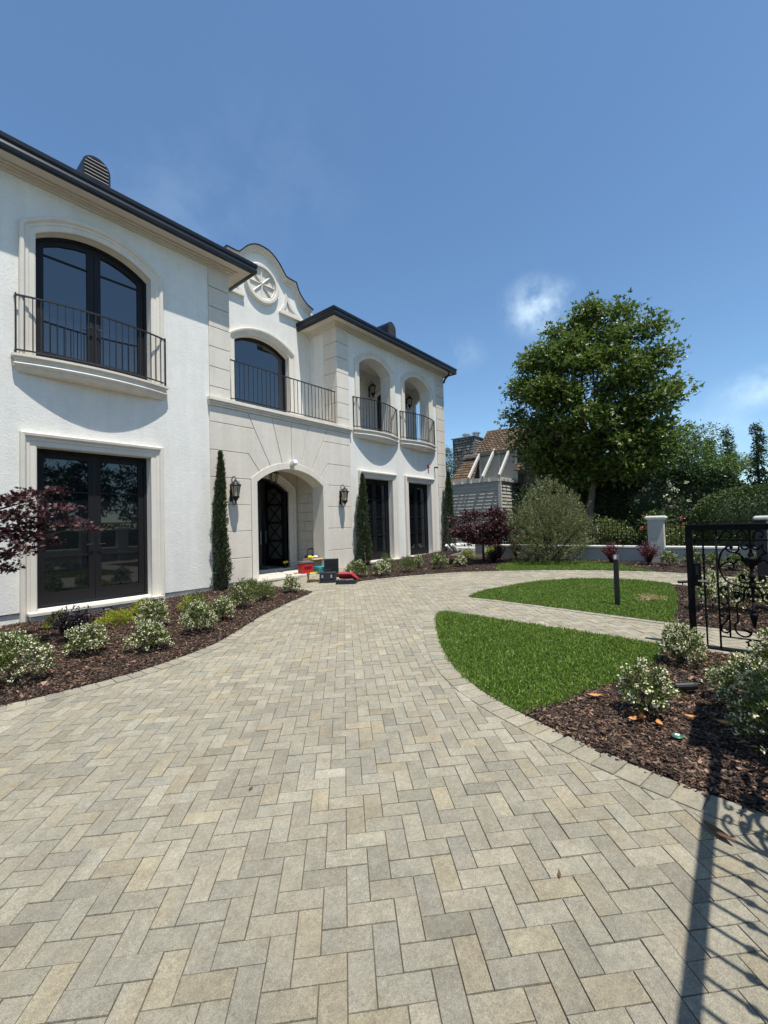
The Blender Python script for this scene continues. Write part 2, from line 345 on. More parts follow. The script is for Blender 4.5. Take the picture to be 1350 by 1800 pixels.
PAL = np.array([1.29, 1.28, 1.22])*np.array([(.195, .182, .145), (.185, .175, .145), (.215, .198, .155), (.176, .169, .142), (.232, .198, .135), (.235, .218, .175), (.205, .175, .122), (.158, .154, .136), (.262, .248, .205)])
PAL = PAL*.55+PAL.mean(0)*.45; PAL *= 1.05
PW = np.array([.22, .18, .16, .11, .09, .09, .05, .06, .04])
def stones(corners, off, gap=.0006, cham=.0018, depth=.012):
    """corners (n,4,2) counter-clockwise; one bevelled stone each"""
    Q = np.asarray(corners, float); n = len(Q); c = Q.mean(1, keepdims=True); d = Q-c
    e = np.linalg.norm(Q[:, 1]-Q[:, 0], axis=1)[:, None]; g = np.linalg.norm(Q[:, 2]-Q[:, 1], axis=1)[:, None]
    ea = (Q[:, 1]-Q[:, 0])/e; ga = (Q[:, 2]-Q[:, 1])/g
    def ring(s):
        sx = np.array([-1, 1, 1, -1])[None, :, None]; sy = np.array([-1, -1, 1, 1])[None, :, None]
        return Q - s*(sx*ea[:, None]+sy*ga[:, None])
    A, B = ring(gap), ring(gap+cham); zr = rng.normal(0, .0012, (n, 1)); tx = rng.normal(0, .004, (n, 1)); ty = rng.normal(0, .004, (n, 1))
    za = gza(A[..., 0])+off-depth; zb = gza(B[..., 0])+off+zr+tx*(B[..., 0]-c[..., 0])+ty*(B[..., 1]-c[..., 1])
    V = np.concatenate([np.dstack([A, za]), np.dstack([B, zb])], 1).reshape(-1, 3); k = np.arange(n)[:, None]*8
    F = np.concatenate([k+np.array([f]) for f in [(4, 5, 6, 7), (0, 1, 5, 4), (1, 2, 6, 5), (2, 3, 7, 6), (3, 0, 4, 7)]])
    ia = rng.choice(len(PAL), n, p=PW); ib = np.where(rng.random(n) < .35, rng.choice(len(PAL), n, p=PW), ia); br = rng.normal(1, .07, (n, 1))
    ca, cb = PAL[ia]*br, PAL[ib]*br; w = np.array([0, 1, 1, 0])[None, :, None]
    col = ca[:, None]*(1-w)+cb[:, None]*w; col = np.concatenate([col*.8, col], 1).reshape(-1, 3)
    return V, F, col
# herringbone field at 45 degrees to the house
U = .0925; ux = np.array([math.cos(R(-45.2)), math.sin(R(-45.2))])*U; uy = np.array([-ux[1], ux[0]]); org = np.array([1.013, 1.17])
qs = []; rngn = 190
I, J = np.meshgrid(np.arange(-rngn, rngn), np.arange(-rngn, rngn), indexing='ij'); t = (I-J) % 4
for tt, (w, h) in ((0, (2, 1)), (3, (1, 2))):
    m_ = t == tt; i = I[m_][:, None]; j = J[m_][:, None]
    a = org+i*ux+j*uy; q = np.stack([a, a+w*ux, a+w*ux+h*uy, a+h*uy], 1); qs.append(q)
Q = np.concatenate(qs); cen = Q.mean(1)
Q = Q[(cen[:, 0] > -1.6) & (cen[:, 0] < 12.2) & (cen[:, 1] > -3.0) & (cen[:, 1] < 9.6)]
keep = np.ones(len(Q), bool)
for b in BEDS:
    ins = np.ones(len(Q), bool)
    for k in range(4): ins &= inpoly(Q[:, k], b)
    keep &= ~ins
V, F, col = stones(Q[keep], 0)
tag(link('driveway', fastmesh('driveway', V, F, col), M['paver']), kind='structure')
mb = MB(); xs = [-3, .5, 13]; mb.add([(x, y, gz(x)-.0065) for x in xs for y in (-6, 9.6)], [(2*i+1, 2*i, 2*i+2, 2*i+3) for i in range(2)])
tag(mb.build('driveway_bedding_sand', M['sand']), kind='structure')
def border(name, line, side, width=.185, step=.13, off=.0065):
    P = resample(line, step); T = np.gradient(P, axis=0); T /= np.linalg.norm(T, axis=1)[:, None]; Nn = np.c_[-T[:, 1], T[:, 0]]*side
    O = P+Nn*width; q = np.stack([P[:-1], P[1:], O[1:], O[:-1]], 1)
    if side < 0: q = q[:, ::-1]
    V, F, col = stones(q, off, gap=.003, depth=.02); tag(link(name, fastmesh(name, V, F, col), M['paver']), kind='structure')
    return O
border('border_stones', LEFT_EDGE, -1)
border('border_stones', L1_LEFT, -1)
border('border_stones', ARC_OUT, -1)
border('border_stones', ISL_TOP, 1)
border('path_edging', ISL_BOT, 1, .11, .19)
border('path_edging', L1_TOP, -1, .11, .19)
for n_, poly, off in (('mulch_bed', LEFT_BED, .002), ('mulch_bed', LEFT_BED_END, .002), ('mulch_bed', OUT_BED, .002), ('mulch_bed', ISLAND, .002), ('mulch_bed', NEAR_BED, .002)):
    ground_sheet(n_, poly, off, .07, M['mulch'])
for poly in (LAWN1, LAWN2, LAWN3): ground_sheet('lawn_soil', poly, .010, .07, M['grass_soil'])

def quads(P, D, W, L, width, fold=.0):
    """diamond leaves: base P, direction D, side W"""
    L = L[:, None]; width = width[:, None]; Nn = np.cross(D, W)
    V = np.stack([P, P+D*L*.45+W*width/2+Nn*width*fold, P+D*L, P+D*L*.45-W*width/2+Nn*width*fold], 1).reshape(-1, 3)
    return V, np.arange(len(V)).reshape(-1, 4)
def norm(a): return a/np.maximum(np.linalg.norm(a, axis=1, keepdims=True), 1e-9)
def grass(name, poly, dens, h, label):
    n = int(area(poly)*dens); P2 = sample(poly, n); P2 = P2 + rng.normal(0, .016, P2.shape)
    # dry and sparse spots
    n = len(P2); P = np.c_[P2, gza(P2[:, 0])+.006]
    D = norm(np.c_[rng.normal(0, .38, (n, 2)), np.ones(n)]); W = norm(np.cross(D, rng.normal(0, 1, (n, 3))))
    clump = .75+.35*np.sin(P2[:, 0]*7+np.sin(P2[:, 1]*5)*2)*np.sin(P2[:, 1]*9)*.5+rng.normal(0, .22, n)
    L = np.clip(h*clump, .012, .09); wd = rng.uniform(.0025, .0048, n)*(1.5 if dens < 5000 else 1.15)
    B = P+D*(L*.6)[:, None]; tip = B+norm(D+np.c_[rng.normal(0, .5, (n, 2)), np.full(n, -.15)])*(L*.45)[:, None]; w = W*wd[:, None]
    V = np.stack([P-w, P+w, B+w*.8, tip, B-w*.8], 1).reshape(-1, 3); k = np.arange(n)*5
    F4 = np.stack([k, k+1, k+2, k+4], 1)
    tri = np.concatenate([F4[:, :3], F4[:, [0, 2, 3]], np.stack([k+4, k+2, k+3], 1)])
    o = link(name, fastmesh(name, V, tri), M['blade']); return tag(o, label, 'grass', kind='stuff')
grass('grass', LAWN1, 11000, .048, 'green lawn grass of the near tapering lawn beside the driveway')
grass('grass', LAWN2, 6500, .045, 'green lawn grass of the half round island lawn with the bollard')
grass('grass', LAWN3, 3800, .045, 'strip of green lawn grass in front of the low garden wall')
nd = 900; an_ = rng.uniform(0, 6.28, nd); rr_ = .20*np.sqrt(rng.random(nd))*(1+.3*np.sin(an_*3))
Pd = np.c_[7.95+np.cos(an_)*rr_*1.3, 1.10+np.sin(an_)*rr_, np.zeros(nd)]; Pd[:, 2] = gza(Pd[:, 0])+.03; Dd_ = norm(np.c_[rng.normal(0, .8, (nd, 2)), np.ones(nd)*.6]); Wd_ = norm(np.cross(Dd_, rng.normal(0, 1, (nd, 3))))
Vd, Fd = quads(Pd, Dd_, Wd_, np.full(nd, .04), np.full(nd, .006)); tag(link('dry_grass', fastmesh('dry_grass', Vd, Fd), M['straw']), 'small straw coloured dry patch near the straight edge of the island lawn', 'dry grass', kind='stuff')
def chips(name, poly, dens, label, skip=()):
    n = int(area(poly)*dens); P2 = sample(poly, n)
    P2 = P2+rng.normal(0, .022, P2.shape)
    for s in skip: P2 = P2[~inpoly(P2, s)]
    n = len(P2); P = np.c_[P2, gza(P2[:, 0])+.002+rng.uniform(.001, .022, n)]
    an = rng.uniform(0, 2*np.pi, n); D = norm(np.c_[np.cos(an), np.sin(an), rng.normal(0, .28, n)]); W = norm(np.cross(np.c_[rng.normal(0, .35, (n, 2)), np.ones(n)], D))
    L = rng.gamma(1.8, .009, n)+.006; wd = L*rng.uniform(.15, .5, n)
    V = np.stack([P-D*L[:, None]/2-W*wd[:, None]*.4, P-D*L[:, None]*.45+W*wd[:, None]*.5, P+D*L[:, None]/2+W*wd[:, None]*.35, P+D*L[:, None]*.42-W*wd[:, None]*.5], 1)
    T = V.copy(); T[..., 2] += .003
    V = np.concatenate([V, T], 1).reshape(-1, 3); k = np.arange(n)[:, None]*8
    F = np.concatenate([k+np.array([f]) for f in [(4, 5, 6, 7), (0, 1, 5, 4), (1, 2, 6, 5), (2, 3, 7, 6), (3, 0, 4, 7)]])
    return tag(link(name, fastmesh(name, V, F), M['chip']), label, 'bark mulch', kind='stuff')
chips('bark_mulch', [(3.15, 1.28), (3.06, 1.13), (2.95, .85), (2.86, .55), (2.79, .2), (2.76, -.1), (2.8, -.8), (5.3, -.8), (5.4, .62), (4.7, .66), (4.1, .85), (3.7, 1.02)], 12000, 'dark bark mulch round the shrubs beside the near lawn')
chips('bark_mulch', [p for p in LEFT_EDGE if p[0] > .4]+[(5.96, 7.5), (5.96, 9.15), (.4, 9.18), (.4, 5.1)], 5200, 'reddish brown bark mulch in the bed under the tall left windows')
chips('bark_mulch', LEFT_BED_END, 2500, 'reddish brown bark mulch in the left bed beside the camera')
chips('bark_mulch', OUT_BED, 1100, 'brown bark mulch along the right wing and garden wall', skip=(LAWN3,))
chips('bark_mulch', [(9.55, .95), (9.5, .75), (9.05, .1), (8.4, -.7), (6.4, -.8), (6.46, .2), (6.5, .68), (7.4, .7), (8.6, .8)], 2600, 'dark bark mulch at the straight end of the island lawn')

# ---------------------------------------------------------------- the white mansion
YF = 9.2          # face of the stucco
house = empty('white_mansion', (7.3, YF, 0), label='white two storey stucco mansion with curved gable, black windows and iron balconies', cat='mansion')
def arch(c, half, spring, rise, n=16, off=0):
    """jamb-to-jamb points of a segmental arch, left to right, over the springing line"""
    r = (half*half+rise*rise)/(2*rise); a = math.asin(half/r); zc = spring+rise-r
    return [(c+r*math.sin(-a+2*a*i/n), zc+r*math.cos(-a+2*a*i/n)) for i in range(n+1)]
def opening(c, half, z0, spring, rise=0, n=16):
    return [(c+half, z0), (c-half, z0)]+(arch(c, half, spring, rise, n) if rise else [(c-half, spring), (c+half, spring)])
def offset_path(path, u):
    """move an open jamb-head-jamb path outwards by u with mitred corners"""
    out = []; n = len(path)
    for i in range(n):
        a = Vector(path[max(i-1, 0)]); p = Vector(path[i]); b = Vector(path[min(i+1, n-1)])
        d1 = (p-a).normalized() if i > 0 else (b-p).normalized(); d2 = (b-p).normalized() if i < n-1 else d1
        n1 = Vector((-d1.y, d1.x)); n2 = Vector((-d2.y, d2.x)); m = (n1+n2).normalized(); k = 1/max(m.dot(n1), .3)
        out.append((p.x+m.x*u*k, p.y+m.y*u*k))
    return out
def casing(mb, path, prof, y):
    rings = []
    offs = [offset_path(path, u) for u, v in prof]
    for i in range(len(path)): rings.append([(offs[k][i][0], y-prof[k][1], offs[k][i][1]) for k in range(len(prof))])
    mb.rings(rings, closed=True, cap=True); return mb
PROF = [(-.006, -.03), (-.006, .035), (.012, .045), (.085, .045), (.095, .060), (.135, .060), (.150, .085), (.165, .100), (.205, .105), (.22, .085), (.22, -.03)]
def cas(name, c, half, z0, spring, rise=0, y=YF, scale=1, depth=1):
    path = [(c-half, z0)]+(arch(c, half, spring, rise) if rise else [(c-half, spring), (c+half, spring)])+[(c+half, z0)]
    prof = [(u*scale, v*depth) for u, v in PROF]
    return casing(MB(), path, prof, y).build(name, M['trimstone'], house)
# openings of the front wall
DL = (2.79, .93, .19, 3.0); D2 = (10.92, .76, .30, 3.03); D3 = (13.36, .76, .30, 3.03)
WU = (2.80, .95, 4.50, 6.70, .335); A1 = (10.90, .80, 4.56, 6.72, .34); A2 = (13.34, .80, 4.56, 6.72, .34); EN = (7.31, 1.10, .24, 2.65, .40)
T = .42
# left wing, upper edge at 7.6; the lowest strip is set back a little
w = MB().prism_xz([(-6, .2), (5.02, .2), (5.02, 7.60), (-6, 7.60)], YF, YF+.3, [opening(*DL), opening(*WU)])
w.box(-6, DL[0]-.93, YF+.03, YF+.3, -.1, .2).box(DL[0]+.93, 5.02, YF+.03, YF+.3, -.1, .2)
w.box(-6.3, -6, YF, 17, -.1, 7.6).box(5.2, 5.5, YF+.3, 10.42, 4.5, 7.6)
w.build('left_wing_wall', M['stucco'], house, bevel=.006)
# right wing
w = MB().prism_xz([(9.58, .05), (15.24, .05), (15.24, 7.60), (9.58, 7.60)], YF, YF+T, [opening(*D2), opening(*D3), opening(*A1), opening(*A2)])
w.box(9.11, 9.4, YF+.03, 10.41, 4.62, 7.60)
w.build('right_wing_wall', M['stucco'], house, bevel=.006)
# right end wall with the loggia's side opening
def prism_yz(mb, poly, x0, x1, holes=()):
    t = MB().prism_xz(poly, 0, 1, holes)
    return mb.add([(x0 if v[1] == 0 else x1, v[0], v[2]) for v in t.v], t.f)
w = MB(); prism_yz(w, [(YF+T, .05), (17, .05), (17, 7.6), (YF+T, 7.6)], 15.10, 15.24, [opening(10.13, .42, 4.62, 6.62, .22)])
w.build('end_wall', M['stucco'], house)
# stone facing: individual dressed blocks with open joints
mb = MB()
def blocks(mb, polys, y, depth=.035, gap=.007, xz=True):
    for poly in polys:
        n = len(poly); ar = sum(poly[i][0]*poly[(i+1) % n][1]-poly[(i+1) % n][0]*poly[i][1] for i in range(n))
        if ar < 0: poly = poly[::-1]
        P = [Vector(p) for p in poly]; ins = []; ins2 = []
        for i in range(n):
            d1 = (P[i]-P[i-1]).normalized(); d2 = (P[(i+1) % n]-P[i]).normalized(); n1 = Vector((-d1.y, d1.x)); n2 = Vector((-d2.y, d2.x)); m = (n1+n2).normalized(); k = 1/max(m.dot(n1), .4)
            ins.append(P[i]+m*gap*k); ins2.append(P[i]+m*(gap+.006)*k)
        tri = tessellate_polygon([[Vector((p.x, p.y, 0)) for p in ins2]]); b = len(mb.v)
        f = (lambda p, q: (p.x, q, p.y)) if xz else (lambda p, q: (q, p.x, p.y))
        mb.v += [f(p, y) for p in ins]+[f(p, y-depth+.006) for p in ins]+[f(p, y-depth) for p in ins2]
        for t in tri:
            a, c, e = (ins2[i] for i in t)
            if ((c-a).x*(e-a).y-(c-a).y*(e-a).x < 0): t = t[::-1]
            mb.f.append(tuple(b+2*n+i for i in (t if xz else t[::-1])))
        for k in (0, 1):
            for i in range(n):
                q = (b+k*n+i, b+k*n+(i+1) % n, b+(k+1)*n+(i+1) % n, b+(k+1)*n+i); mb.f.append(q[::-1] if not xz else q)
    return mb
XC = 7.31
def oa(x0, x1):   # the outer curve of the entrance casing between two x
    h, s, r_o = 1.27, 2.70, .50; r = (h*h+r_o*r_o)/(2*r_o); zc = s+r_o-r
    k = [x0+(x1-x0)*i/6 for i in range(7)]
    return [(x, zc+math.sqrt(r*r-(x-XC)**2)) for x in k]
xl, xc, zt = 4.99, XC-1.27, 4.345
L = [[(xl, a), (xc, a), (xc, b), (xl, b)] for a, b in ((.22, .79), (.79, 1.435), (1.435, 2.065), (2.065, 2.70))]
L += [[(xl, 2.70)]+oa(xc, 6.30)+[(5.983, 3.325), (xl, 3.325)],
      [(xl, 3.325), (5.983, 3.325)]+oa(6.30, 6.624)+[(6.157, 3.97), (xl, 3.97)],
      [(xl, 3.97), (6.157, 3.97), (5.985, zt), (xl, zt)],
      [(6.157, 3.97)]+oa(6.624, 6.992)+[(6.69, zt), (5.985, zt)],
      [oa(6.992, 7.0)[0]]+oa(6.992, XC)[1:]+[(XC, zt), (6.69, zt)]]
Rr = [[(2*XC-x, z) for x, z in p][::-1] for p in L]
Rr = [[(min(x, 9.60) if x > 9.5 else x, z) for x, z in p] for p in Rr]
blocks(mb, L+Rr, YF)
mb.build('stone_facing', M['stone'], house)
mb = MB()
qz = [4.545, 4.79, 5.25, 5.72, 6.185, 6.655, 7.12, 7.575]
blocks(mb, [[(5.0, a), (5.53, a), (5.53, b), (5.0, b)] for a, b in zip(qz, qz[1:])], YF)
mb.build('corner_quoins', M['stone'], house)
mb = MB()
blocks(mb, [[(9.08, a), (9.60, a), (9.60, b), (9.08, b)] for a, b in zip(qz, qz[1:])], YF)
blocks(mb, [[(YF-.034, a), (9.76, a), (9.76, b), (YF-.034, b)] for a, b in zip(qz, qz[1:])], 9.115, xz=False)
mb.build('corner_quoins', M['stone'], house)
mb = MB()
zz = [.15]+[4.79-.4635*i for i in range(9, -1, -1)]+qz[2:]
blocks(mb, [[(14.66, a), (15.27, a), (15.27, b), (14.66, b)] for a, b in zip(zz, zz[1:])], YF)
mb.build('corner_quoins', M['stone'], house)
# backing behind the joints of the stonework, with the entrance arch cut through
w = MB().prism_xz([(5.02, -.1), (9.58, -.1), (9.58, 4.50), (5.02, 4.50)], YF+.001, 9.63, [opening(XC, 1.13, .2, 2.66, .41)])
w.box(5.02, 5.5, YF+.001, YF+.3, 4.5, 7.57).box(9.12, 9.575, YF+.001, YF+.029, 4.5, 7.57)
w.build('stone_backing', M['stone'], house)
mb = MB(); pe = [(XC-1.10, .24)]+arch(XC, 1.10, 2.65, .40)+[(XC+1.10, .24)]
casing(mb, pe, [(0, -.428), (0, .045), (.006, .05), (.165, .05), (.17, .045), (.17, -.02)], YF)
mb.build('entrance_arch_casing', M['trimstone'], house)
# moulded band over the ground floor stonework
mb = MB().box(4.97, 9.62, YF-.06, YF+.02, 4.345, 4.40).box(4.96, 9.63, YF-.09, YF+.02, 4.40, 4.45).box(4.95, 9.64, YF-.125, YF+.30, 4.452, 4.50)
mb.box(4.955, 9.635, YF-.115, YF+.31, 4.50, 4.54).box(5.53, 9.11, YF+.29, 10.4, 4.42, 4.52)
mb.build('string_course', M['trimstone'], house, bevel=.008)
# recessed centre with the curved gable
YG = 10.4
half_out = [(0, 9.62), (.15, 9.61), (.30, 9.56), (.44, 9.475), (.56, 9.37), (.66, 9.25), (.74, 9.15), (.80, 9.10), (.90, 9.085), (1.17, 9.08), (1.20, 9.0), (1.26, 8.86), (1.35, 8.74), (1.47, 8.63), (1.62, 8.54), (1.85, 8.47)]
outl = [(XC-x, z) for x, z in half_out[::-1]]+[(XC+x, z) for x, z in half_out[1:]]
CW = (XC, .93, 4.54, 6.68, .31)
w = MB().prism_xz([(5.45, 4.45), (9.3, 4.45), (9.3, 8.40)]+outl[::-1]+[(5.45, 8.40)], YG, YG+.3, [opening(*CW)])
w.build('gable_wall', M['stucco'], house)
mb = MB(); casing(mb, outl, [(-.15, -.02), (-.15, .03), (-.12, .05), (-.09, .05), (-.075, .085), (-.03, .095), (0, .14), (0, -.3)], YG)
mb.build('gable_cornice', M['trimstone'], house)
mb = MB(); casing(mb, outl, [(.002, -.34), (.002, .165), (.03, .165), (.035, -.34)], YG); mb.build('gable_coping', M['roofm'], house)
mb = MB()
def ringxz(mb, cx_, cz, r0, r1, y0, y1, n=40):
    rings = []
    for i in range(n):
        a = 2*math.pi*i/n; c, s = math.cos(a), math.sin(a)
        rings.append([(cx_+r0*c, y1, cz+r0*s), (cx_+r0*c, y0+.02, cz+r0*s), (cx_+(r0+.02)*c, y0, cz+(r0+.02)*s), (cx_+(r1-.03)*c, y0, cz+(r1-.03)*s), (cx_+r1*c, y0+.03, cz+r1*s), (cx_+r1*c, y1, cz+r1*s)])
    rings.append(rings[0]); mb.rings(rings, closed=True)
MC = (7.30, 8.58)
ringxz(mb, *MC, .46, .58, YG-.10, YG+.02); ringxz(mb, *MC, .41, .47, YG-.06, YG+.02)
mb.lathe([(.42, 0), (.42, .01)], (0, 0, 0), 32); k = len(mb.v)-64
for i in range(k, len(mb.v)): x, y, z = mb.v[i]; mb.v[i] = (MC[0]+x, YG-.012-z, MC[1]+y)
for i in range(8):
    a = R(22.5*2*i+2); d = Vector((math.cos(a), 0, math.sin(a))); mb.obox(Vector((MC[0], YG-.035, MC[1]))+d*.22, (.21, .020, .020), d, (d.cross(Vector((0, 1, 0)))+Vector((0, 1, 0))))
mb.build('round_medallion', M['trimstone'], house)
def curvetri(s):
    P = [(.86, 8.64), (.80, 8.30), (.62, 8.02), (1.46, 8.035), (1.20, 8.20), (1.02, 8.37)]
    c = Vector((.92, 8.20)); Q = [tuple(c+(Vector(p)-c)*.52) for p in P]
    P, Q = ([(XC+s*a, b) for a, b in l] for l in (P, Q))
    if s < 0: P, Q = P[::-1], Q[::-1]
    mb = MB().prism_xz(P[::-1], YG-.05, YG+.01, [Q]); E1 = [(a+(0), b) for a, b in P]
    c2 = Vector((XC+s*.92, 8.2)); mb.prism_xz([tuple(c2+(Vector(p)-c2)*1.1) for p in P][::-1], YG-.03, YG+.01, [P])
    mb.box(XC+s*.60, XC+s*1.50, YG-.085, YG+.01, 7.96, 8.01)
    return mb
for s in (-1, 1): curvetri(s).build('spandrel_ornament', M['trimstone'], house)
# eaves: stepped crown moulding, soffit, gutter, hipped metal roof
def eaves(x0, x1, y0, ol, orr, name):
    c = MB()
    for k, (a, z0, z1) in enumerate(((.05, 7.565, 7.60), (.10, 7.602, 7.635), (.16, 7.637, 7.665))):
        c.box(x0-(a if ol else 0), x1+(a if orr else 0), y0-a, y0-a+.06, z0, z1)
        if ol: c.box(x0-a, x0-a+.06, y0-a+.061, 12, z0, z1)
        if orr: c.box(x1+a-.06, x1+a, y0-a+.061, 12, z0, z1)
    c.build('crown_moulding', M['soffit'], house)
    a, b, f = x0-ol, x1+orr, y0-.5
    MB().box(a+.03, b-.03, f+.03, 16.9, 7.667, 7.72).build('soffit', M['soffit'], house)
    g = MB(); prof = [(0, 7.64), (-.03, 7.645), (-.045, 7.70), (-.03, 7.76), (-.05, 7.80), (-.055, 7.865), (-.04, 7.88), (.05, 7.88), (.05, 7.64)]
    prof = [(o+.05, z) for o, z in prof]
    corners = ([(a, 17, -1, 0)] if ol else [])+[(a, f, -1 if ol else 0, -1), (b, f, 1 if orr else 0, -1)]+([(b, 17, 1, 0)] if orr else [])
    rings = [[(x-dx*o, y-dy*o, z) for o, z in prof] for x, y, dx, dy in corners]
    g.rings(rings, closed=True, cap=True); g.build('gutter', M['roofm'], house)
    ri = MB(); rx0, rx1 = a+.02, b-.02; ry0 = f+.04; zr = 7.86; run = 4.0; rz = zr+run*.5
    x_l = rx0+(run if ol else 0); x_r = rx1-(run if orr else 0)
    if x_r-x_l < .3 and ol and orr: mid = (rx0+rx1)/2; x_l = mid-.4; x_r = mid+.4; 
    ri.add([(rx0, ry0, zr), (rx1, ry0, zr), (rx1, 17, zr), (rx0, 17, zr), (x_l, ry0+run, rz), (x_r, ry0+run, rz), (x_r, 17, rz), (x_l, 17, rz)],
           [(0, 1, 5, 4), (1, 2, 6, 5), (4, 5, 6, 7), (3, 0, 4, 7), (2, 3, 7, 6), (3, 2, 1, 0)])
    n_ = int((rx1-rx0)/.45)
    for i in range(1, n_):   # standing seams
        x = rx0+(rx1-rx0)*i/n_; e = min(run, (x-rx0) if ol else run, (rx1-x) if orr else run)
        ri.bar((x, ry0, zr+.012), (x, ry0+e, zr+e*.5+.012), .02, .03)
    ri.build('roof', M['roofm'], house)
eaves(-6, 5.53, YF, .35, .49, 'l'); eaves(9.08, 15.24, YF, .52, .36, 'r')
MB().box(5.6, 9.0, YG+.3, 17, 7.7, 8.3).add([(5.5, YG+.31, 8.3), (9.2, YG+.31, 8.3), (9.2, 17, 8.3), (5.5, 17, 8.3), (7.31, YG+.31, 9.2), (7.31, 17, 9.2)], [(0, 1, 4), (1, 2, 5, 4), (3, 0, 4, 5), (2, 3, 5), (3, 2, 1, 0)]).build('centre_roof', M['roofm'], house)
def vent(x, y, hw=.25, h=.80, depth=1.3):
    """half-round louvred hood standing on the roof slope"""
    zb = 7.86+(y-8.74)*.5-.05; pr = [(x-hw, zb), (x-hw, zb+h-hw)]+[(x-hw*math.cos(math.pi*i/12), zb+h-hw+hw*math.sin(math.pi*i/12)) for i in range(1, 12)]+[(x+hw, zb+h-hw), (x+hw, zb)]
    inn = [(x+(a-x)*.84, zb+(b-zb)*.93) for a, b in pr]
    v = MB().prism_xz(pr[::-1], y, y+.06, [inn[::-1]]).prism_xz(pr[::-1], y+.061, y+depth)
    o = v.build('roof_vent', M['roofm'], house); l = MB()
    for i in range(10):
        z = zb+.05+i*(h-.09)/10; d = z-(zb+h-hw); ww = hw*.84 if d < 0 else math.sqrt(max(.003, (hw*.84)**2-d*d))
        l.obox((x, y+.012, z), (ww, .030, .010), (1, 0, 0), (0, .35, 1))
    l.build('louvre', M['greyp'], o)
vent(2.95, 9.72); vent(12.50, 9.66)
mb = MB().tube([(15.05, 8.76, 7.65), (15.05, 8.76, 7.52), (15.12, 9.0, 7.40), (15.26, 9.14, 7.32)], .04, 8).tube([(15.30, 9.27, 7.36), (15.30, 9.27, .3)], .038, 8)
mb.build('downspout', M['frame'], house, smooth=True)
# window and door surrounds
cas('door_surround', *DL[:2], -.02, DL[3]); cas('window_surround', *WU[:2], 4.47, WU[3], WU[4])
for c_ in (D2, D3): cas('door_surround', c_[0], c_[1], .12, c_[3])
for c_ in (A1, A2): cas('arch_surround', c_[0], c_[1], 4.50, c_[3], c_[4], depth=.7)
cas('window_surround', CW[0], CW[1], 4.54, CW[3], CW[4], y=YG, scale=.9)
# sills with low-level step lights
def sill(x0, x1, zt, lx, d=.235):
    s = MB().box(x0, x1, YF-d, YF+.21, zt-.05, zt).box(x0+.03, x1-.03, YF-d+.035, YF+.19, -.1, zt-.051)
    o = s.build('door_sill', M['slabstone'], house, bevel=.004)
    f = MB().box(lx-.075, lx+.075, YF-d+.022, YF-d+.036, zt-.125, zt-.075).build('step_light', M['frame'], o)
    MB().box(lx-.05, lx+.05, YF-d+.018, YF-d+.0219, zt-.112, zt-.088).build('light_lens', M['lens'], f)
sill(1.72, 3.86, .19, 2.86); sill(10.0, 11.85, .33, 11.0); sill(12.45, 14.3, .33, 13.6)
# entrance: porch slab, vestibule, inner arch and doors
s = MB().box(5.99, 8.63, 8.92, 10.3, .185, .235).box(6.03, 8.59, 8.96, 10.3, -.1, .184)
o = s.build('entrance_step', M['slabstone'], house, bevel=.004)
f = MB().box(7.28, 7.44, 8.945, 8.959, .10, .155).build('step_light', M['frame'], o); MB().box(7.31, 7.41, 8.940, 8.9449, .115, .14).build('light_lens', M['lens'], f)
MB().box(5.9, 8.8, 10.3, 10.9, .1, .30).build('threshold', M['slabstone'], house)
w = MB(); 
for row in range(12):
    z0, z1 = .23+row*.285, .23+(row+1)*.285; cuts = [9.63, 10.06, 10.6] if row % 2 else [9.63, 9.85, 10.28, 10.6]
    blocks(w, [[(a, z0), (b, z0), (b, z1), (a, z1)] for a, b in zip(cuts, cuts[1:])], 8.66, .03, .005, xz=False)
w.box(8.661, 8.9, 9.60, 10.9, -.1, 4.4).box(5.75, 5.98, 9.63, 10.9, -.1, 4.4).box(5.75, 8.9, 9.631, 10.9, 3.5, 3.7)
w.build('vestibule_wall', M['stone'], house)
ID = (7.36, .92, .30, 2.60, .36)
w = MB().prism_xz([(5.98, .24), (8.66, .24), (8.66, 3.5), (5.98, 3.5)], 10.62, 10.85, [opening(*ID)]); w.build('vestibule_back_wall', M['stone'], house)
path = [(ID[0]-ID[1], .24)]+arch(ID[0], ID[1], ID[3], ID[4])+[(ID[0]+ID[1], .24)]
casing(MB(), path, [(-.0, -.2), (0, .06), (.10, .06), (.11, .08), (.17, .08), (.18, .11), (.23, .11), (.24, .06), (.24, -.05)], 10.62).build('inner_arch_casing', M['trimstone'], house)
mb = MB(); casing(mb, path, [(-.07, -.18), (-.07, -.08), (0, -.08), (0, -.18)], 10.62); mb.build('door_frame', M['black'], house)
